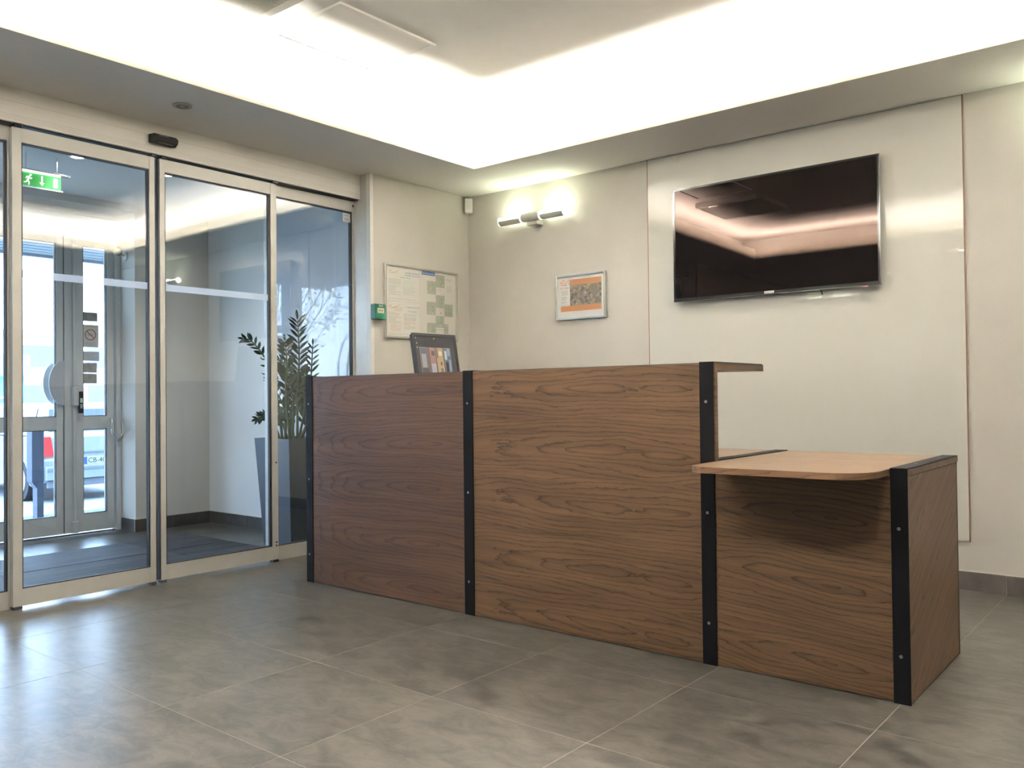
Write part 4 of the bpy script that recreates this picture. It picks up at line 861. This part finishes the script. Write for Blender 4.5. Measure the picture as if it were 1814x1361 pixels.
# path across the verge
pth = MB().add([(-7.15, -4.4, GZ - .1), (-3.45, -4.2, GZ - .1), (-3.45, -1.55, GZ - .1), (-7.15, -.4, GZ - .1), (-7.15, -4.4, GZ + .02), (-3.45, -4.2, -.04), (-3.45, -1.55, -.04), (-7.15, -.4, GZ + .02)], [(0, 3, 2, 1), (4, 5, 6, 7), (0, 1, 5, 4), (1, 2, 6, 5), (2, 3, 7, 6), (3, 0, 4, 7)]).build('path', PAVE); tag(pth, 'pale path from the street doors across the grass', None, kind='structure')
kb = box('kerb', PAVE, (-7.35, -12, GZ, -7.15, 9, GZ + .06)); tag(kb, 'pale kerb between grass and car park', None, kind='structure')
# facade beside the porch and slatted canopy
FAC = noise_mat('facade render', (.30, .30, .30), (.34, .34, .34), 10, .9)
fo = box('wall_facade', FAC, (-2.55, -.72, -.4, -2.34, 6, 4)); fo['kind'] = 'structure'; fo2 = box('wall_facade', FAC, (-2.62, -9, -.4, -2.34, -4.1, 4)); fo2['kind'] = 'structure'; fo3 = box('wall_facade', FAC, (-2.5, -4.1, 2.47, -2.345, -.72, 4)); fo3['kind'] = 'structure'
cn = thing('canopy', (-3.6, -2.5, 2.42), 'grey slatted canopy over the street entrance', 'canopy')
CANM = noise_mat('grey blue canopy metal', (.20, .22, .27), (.24, .26, .31), 10, .5)
box('deck', CANM, (-4.78, -4.4, 2.52, -2.51, 1.0, 2.58), cn)
sl0 = None; x = -2.62
while x > -4.70:
    b_ = MB().box(x - .125, -4.4, 2.455, x, 1.0, 2.52)
    b_.build('slat', CANM, cn); x -= .155
box('fascia', CANM, (-4.84, -4.4, 2.43, -4.78, 1.0, 2.60), cn)
for y in (.9,): MB().tube([(-4.6, y, GZ), (-4.6, y, 2.53)], .05, 14).build('column', CANM, cn)

# slender post by the path
bp_ = thing('post', (-4.0, -1.53, -.1), 'dark blue grey two part metal post outside the street door', 'post')
PBL = noise_mat('dark blue grey metal', (.045, .06, .10), (.06, .075, .12), 20, .5)
box('shaft', PBL, (-4.05, -1.456, -.14, -3.95, -1.398, .30), bp_, bevel=.004); box('upper_box', PBL, (-4.06, -1.503, .26, -3.94, -1.398, .80), bp_, bevel=.006)
MB().prism([(-4.055, -1.500, .262), (-4.055, -1.456, .262), (-4.055, -1.456, .20)], (.10, 0, 0)).build('gusset', PBL, bp_)

# parked car
def car(cx, cy, h_deg, gz, paint, label, plate=True):
    o = thing('car', (cx, cy, gz), label, 'car')
    hx = Vector((math.cos(math.radians(h_deg)), math.sin(math.radians(h_deg)), 0)); ly = Vector((-hx.y, hx.x, 0)); up = Vector((0, 0, 1)); O = Vector((cx, cy, gz))
    W = lambda f, l, z: O + hx * f + ly * l + up * z
    hw = .84
    # body side profile (f = from rear bumper forwards)
    prof = [(.05, .30), (.0, .38), (.0, .62), (.06, .66), (.07, .95), (.16, 1.0), (3.0, .98), (3.9, .86), (4.12, .70), (4.15, .36), (4.0, .24), (3.62, .24)]
    arch = lambda c: [(c + .36 * math.cos(a), .26 + .38 * math.sin(a)) for a in [k * PI / 10 for k in range(11)]]
    poly = prof + [(c, z) for c, z in arch(3.25)] + [(c, z) for c, z in arch(.78)] + [(.36, .24)]
    m = MB(); n = len(poly)
    secs = [(-hw, .93), (-hw + .10, 1.0), (hw - .10, 1.0), (hw, .93)]
    vs = []
    for l, s_ in secs: vs += [W(2.07 + (f - 2.07) * (1 if abs(l) < hw - .05 else .985), l, z if z < .7 else .7 + (z - .7) * (1 if abs(l) < hw - .05 else .86)) for f, z in poly]
    fs = [tuple(range(n)), tuple(range(4 * n - 1, 3 * n - 1, -1))]
    for q in range(3):
        for i in range(n): j = (i + 1) % n; fs.append((q * n + i, (q + 1) * n + i, (q + 1) * n + j, q * n + j))
    m.add(vs, fs).build('body', paint, o)
    gh = [(.14, .98), (.36, 1.40), (.60, 1.46), (2.0, 1.46), (2.95, .98)]
    m = MB(); vs = [W(f, -hw + .03 + (z - .98) * .38, z) for f, z in gh] + [W(f, hw - .03 - (z - .98) * .38, z) for f, z in gh]; k = len(gh)
    m.add(vs, [tuple(range(k - 1, -1, -1)), tuple(range(k, 2 * k))] + [(i, i + 1, k + i + 1, k + i) for i in range(k - 1)]).build('greenhouse', paint, o)
    CG = mat('dark car glass', (.03, .04, .05), .05)
    def gl(nm, P): 
        c = sum(P, Vector()) / len(P); nrm = (P[1] - P[0]).cross(P[2] - P[0]).normalized()
        if nrm.dot(c - W(1.6, 0, 1.1)) < 0: nrm = -nrm
        MB().prism([p + nrm * .004 for p in P], nrm * .006).build(nm, CG, o)
    sd = lambda f, z, s_: W(f, s_ * (hw - .03 - (z - .98) * .38), z)
    gl('rear_window', [W(.17, -.68, 1.04), W(.17, .68, 1.04), W(.34, .60, 1.36), W(.34, -.60, 1.36)])
    gl('windscreen', [W(2.85, -.68, 1.03), W(2.85, .68, 1.03), W(2.10, .58, 1.41), W(2.10, -.58, 1.41)])
    for s_ in (-1, 1):
        gl('side_window', [sd(.42, 1.03, s_), sd(1.05, 1.03, s_), sd(1.05, 1.38, s_), sd(.56, 1.38, s_)]); gl('side_window', [sd(1.12, 1.03, s_), sd(1.9, 1.03, s_), sd(1.85, 1.38, s_), sd(1.12, 1.38, s_)]); gl('side_window', [sd(1.97, 1.03, s_), sd(2.72, 1.03, s_), sd(2.04, 1.36, s_), sd(1.95, 1.38, s_)])
        for c in (.78, 3.25):
            tyre = MB().tube([W(c, s_ * (hw - .20), .30), W(c, s_ * (hw - .01), .30)], .30, 26).build('wheel', mat('tyre', (.02, .02, .022), .8), o)
            MB().tube([W(c, s_ * (hw - .02), .30), W(c, s_ * (hw + .004), .30)], .20, 22).build('hubcap', mat('hubcap silver', (.55, .56, .58), .35, .6), tyre)
        box_ = MB(); zz = .66
        MB().prism([W(.055, s_ * .66, .68), W(.055, s_ * .81, .68), W(.065, s_ * .81, .97), W(.065, s_ * .70, .97)], hx * .09 if False else -hx * .012).build('tail_lamp', mat('tail lamp red', (.55, .02, .02), .2), o)
        MB().obox(W(.16, s_ * .822, .78), hx, up, ly, .11, .085, .014).build('tail_lamp', mat('tail lamp red', (.55, .02, .02), .2), o)
        MB().obox(W(1.9, s_ * (hw + .012), .60), hx, up, ly, 1.0, .03, .012).build('side_moulding', paint, o)
        MB().obox(W(2.55, s_ * (hw + .07), 1.02), hx, up, ly, .06, .06, .09).build('mirror', paint, o)
        MB().obox(W(4.10, s_ * .62, .68), hx, up, ly, .04, .07, .16).build('headlamp', mat('headlamp', (.7, .72, .75), .1), o)
    BMP = mat('grey bumper', (.10, .11, .13), .5)
    MB().obox(W(-.012, 0, .44), hx, up, ly, .03, .10, .80).build('rear_bumper', paint, o, bevel=.01); MB().obox(W(-.046, 0, .485), hx, up, ly, .006, .018, .78).build('bumper_strip', BMP, o)
    MB().obox(W(4.16, 0, .44), hx, up, ly, .03, .10, .78).build('front_bumper', paint, o, bevel=.01)
    MB().obox(W(.03, 0, .28), hx, up, ly, .03, .05, .76).build('lower_valance', BMP, o)
    if plate:
        pt = MB().obox(W(-.010, 0, .60), hx, up, ly, .012, .056, .26).build('number_plate', mat('plate white', (.26, .26, .25), .4), o)
        MB().obox(W(-.0225, .238, .60), hx, up, ly, .0008, .054, .022).build('plate_band', mat('plate blue', (.02, .05, .35), .4), pt)
        text('plate_number', 'CB-401', W(-.0232, .205, .565), -ly, up, .105, DARKP, pt)
        text('model_lettering', 'RENAULT', W(.058, .57, .755), -ly, up, .06, mat('chrome letter', (.4, .42, .45), .3, .5), o)
    MB().obox(W(.055, 0, .72), hx, up, ly, .006, .012, .70).build('tailgate_trim', BMP, o)
    return o
SILV = mat('silver car paint', (.20, .21, .22), .3, .2, coat=.5)
car(-8.74, 1.35, 181.0, GZ, SILV, 'silver estate car parked outside, tail and number plate towards the street doors')
# turquoise delivery container farther off
tq = thing('container', (-17.5, 2.6, GZ), 'turquoise cargo container with a grey roof far across the car park', 'container')
TQ = noise_mat('turquoise paint', (.10, .34, .40), (.13, .38, .44), 8, .5)
box('box', TQ, (-19.5, -1.2, GZ + .25, -16.5, 3.25, 1.55), tq); box('roof_band', mat('grey roof band', (.20, .22, .26), .6), (-19.6, -1.3, 1.55, -16.4, 3.35, 2.05), tq)
for z in (.45, 1.05): box('rib', LWH, (-16.5, -1.2, z, -16.46, 3.2, z + .06), tq)
for y in (-1.1, 3.1):
    for x in (-19.3, -16.7): box('foot', PBL, (x - .1, y - .1, GZ, x + .1, y + .1, GZ + .25), tq)
# far building
fb = thing('office_building', (-46, 8, GZ), 'pale low office building with dark windows across the street', 'building')
BW = noise_mat('pale render', (.55, .55, .55), (.6, .6, .6), 3, .9)
box('wall', BW, (-52, -26, GZ, -46, 28, 4.6), fb); box('roof', mat('grey roof', (.3, .31, .33), .8), (-52.3, -26.3, 4.6, -45.7, 28.3, 4.9), fb)
wn = None
for k in range(15):
    for z in (.7, 2.9):
        y = -24 + k * 3.5
        if wn is None: wn = box('window', mat('dark far window', (.10, .12, .16), .1), (-46.04, y, z, -45.98, y + 2., z + 1.2), fb)
        else: dup(wn, 'window', (-46.01, y + 1, z + .6), fb)
# young tree and bending lamp (seen mirrored in the porch's glass panel)
BARK = noise_mat('grey bark', (.10, .09, .08), (.17, .155, .14), 30, .9); PLV = noise_mat('pale spring leaf', (.20, .30, .08), (.32, .42, .14), 20, .7)
def tree(x, y, gz, H, label, seed, nstem=4):
    random.seed(seed); o = thing('tree', (x, y, gz), label, 'tree'); tips = []
    def br(p, d, L, r, lev, mb):
        pts = [p]; q = p.copy(); dd = d.copy()
        for i in range(5):
            dd = (dd + Vector((random.uniform(-.16, .16), random.uniform(-.16, .16), random.uniform(-.04, .12)))).normalized(); q = q + dd * L / 5; pts.append(q.copy())
        mb.tube(pts, [r * (1 - .13 * i) for i in range(6)], 6)
        if lev < 3:
            for i in range(5 if lev else 6):
                k = random.randint(2, 5); a = (dd + Vector((random.uniform(-1, 1), random.uniform(-1, 1), random.uniform(-.1, .7)))).normalized(); br(pts[k], a, L * random.uniform(.42, .62), r * .5, lev + 1, mb)
        if lev >= 1: tips.extend(pts[2:])
    mb = MB()
    for s_ in range(nstem):
        a = 2 * PI * s_ / nstem + random.random(); br(Vector((x, y, gz)), Vector((math.cos(a) * .28, math.sin(a) * .28, 1)).normalized(), H * .62, .03, 0, mb)
    mb.build('trunk', BARK, o); mb = MB()
    for t_ in tips:
        for k in range(1):
            c = t_ + Vector([random.uniform(-.12, .12) for _ in range(3)]); u = Vector([random.uniform(-1, 1) for _ in range(3)]).normalized(); v = u.orthogonal().normalized(); s_ = random.uniform(.03, .06)
            mb.add([c - u * s_, c + v * s_ * .5, c + u * s_, c - v * s_ * .5], [(0, 1, 2, 3)])
    f = mb.build('foliage', PLV, o); f['kind'] = 'stuff'; return o
tree(-9.6, -6.6, GZ, 5.4, 'young multi-stemmed tree in pale spring leaf, mirrored in the porch glass panel', 5)
lp = thing('street_lamp', (-22.5, -19.0, GZ), 'thin street lamp with a bent arm beyond the car park', 'street lamp')
MB().tube([(-22.5, -19.0, GZ), (-22.5, -19.0, 2.4), (-22.6, -19.3, 3.2), (-22.9, -20.2, 3.9), (-23.2, -21.2, 4.1)], .05, 10).build('pole', ALU2, lp); ball((-23.25, -21.35, 4.08), .20, sq=.45).build('lamp_head', WHITEP, lp)
car(-12.6, -11.4, 10, GZ, mat('dark car paint', (.05, .06, .08), .3, coat=.5), 'dark car parked beyond the tree, mirrored in the porch glass panel', plate=False)
car(-13.2, -14.6, 14, GZ, mat('white car paint', (.6, .6, .6), .3, coat=.5), 'white car parked beyond the dark car, mirrored in the porch glass panel', plate=False)
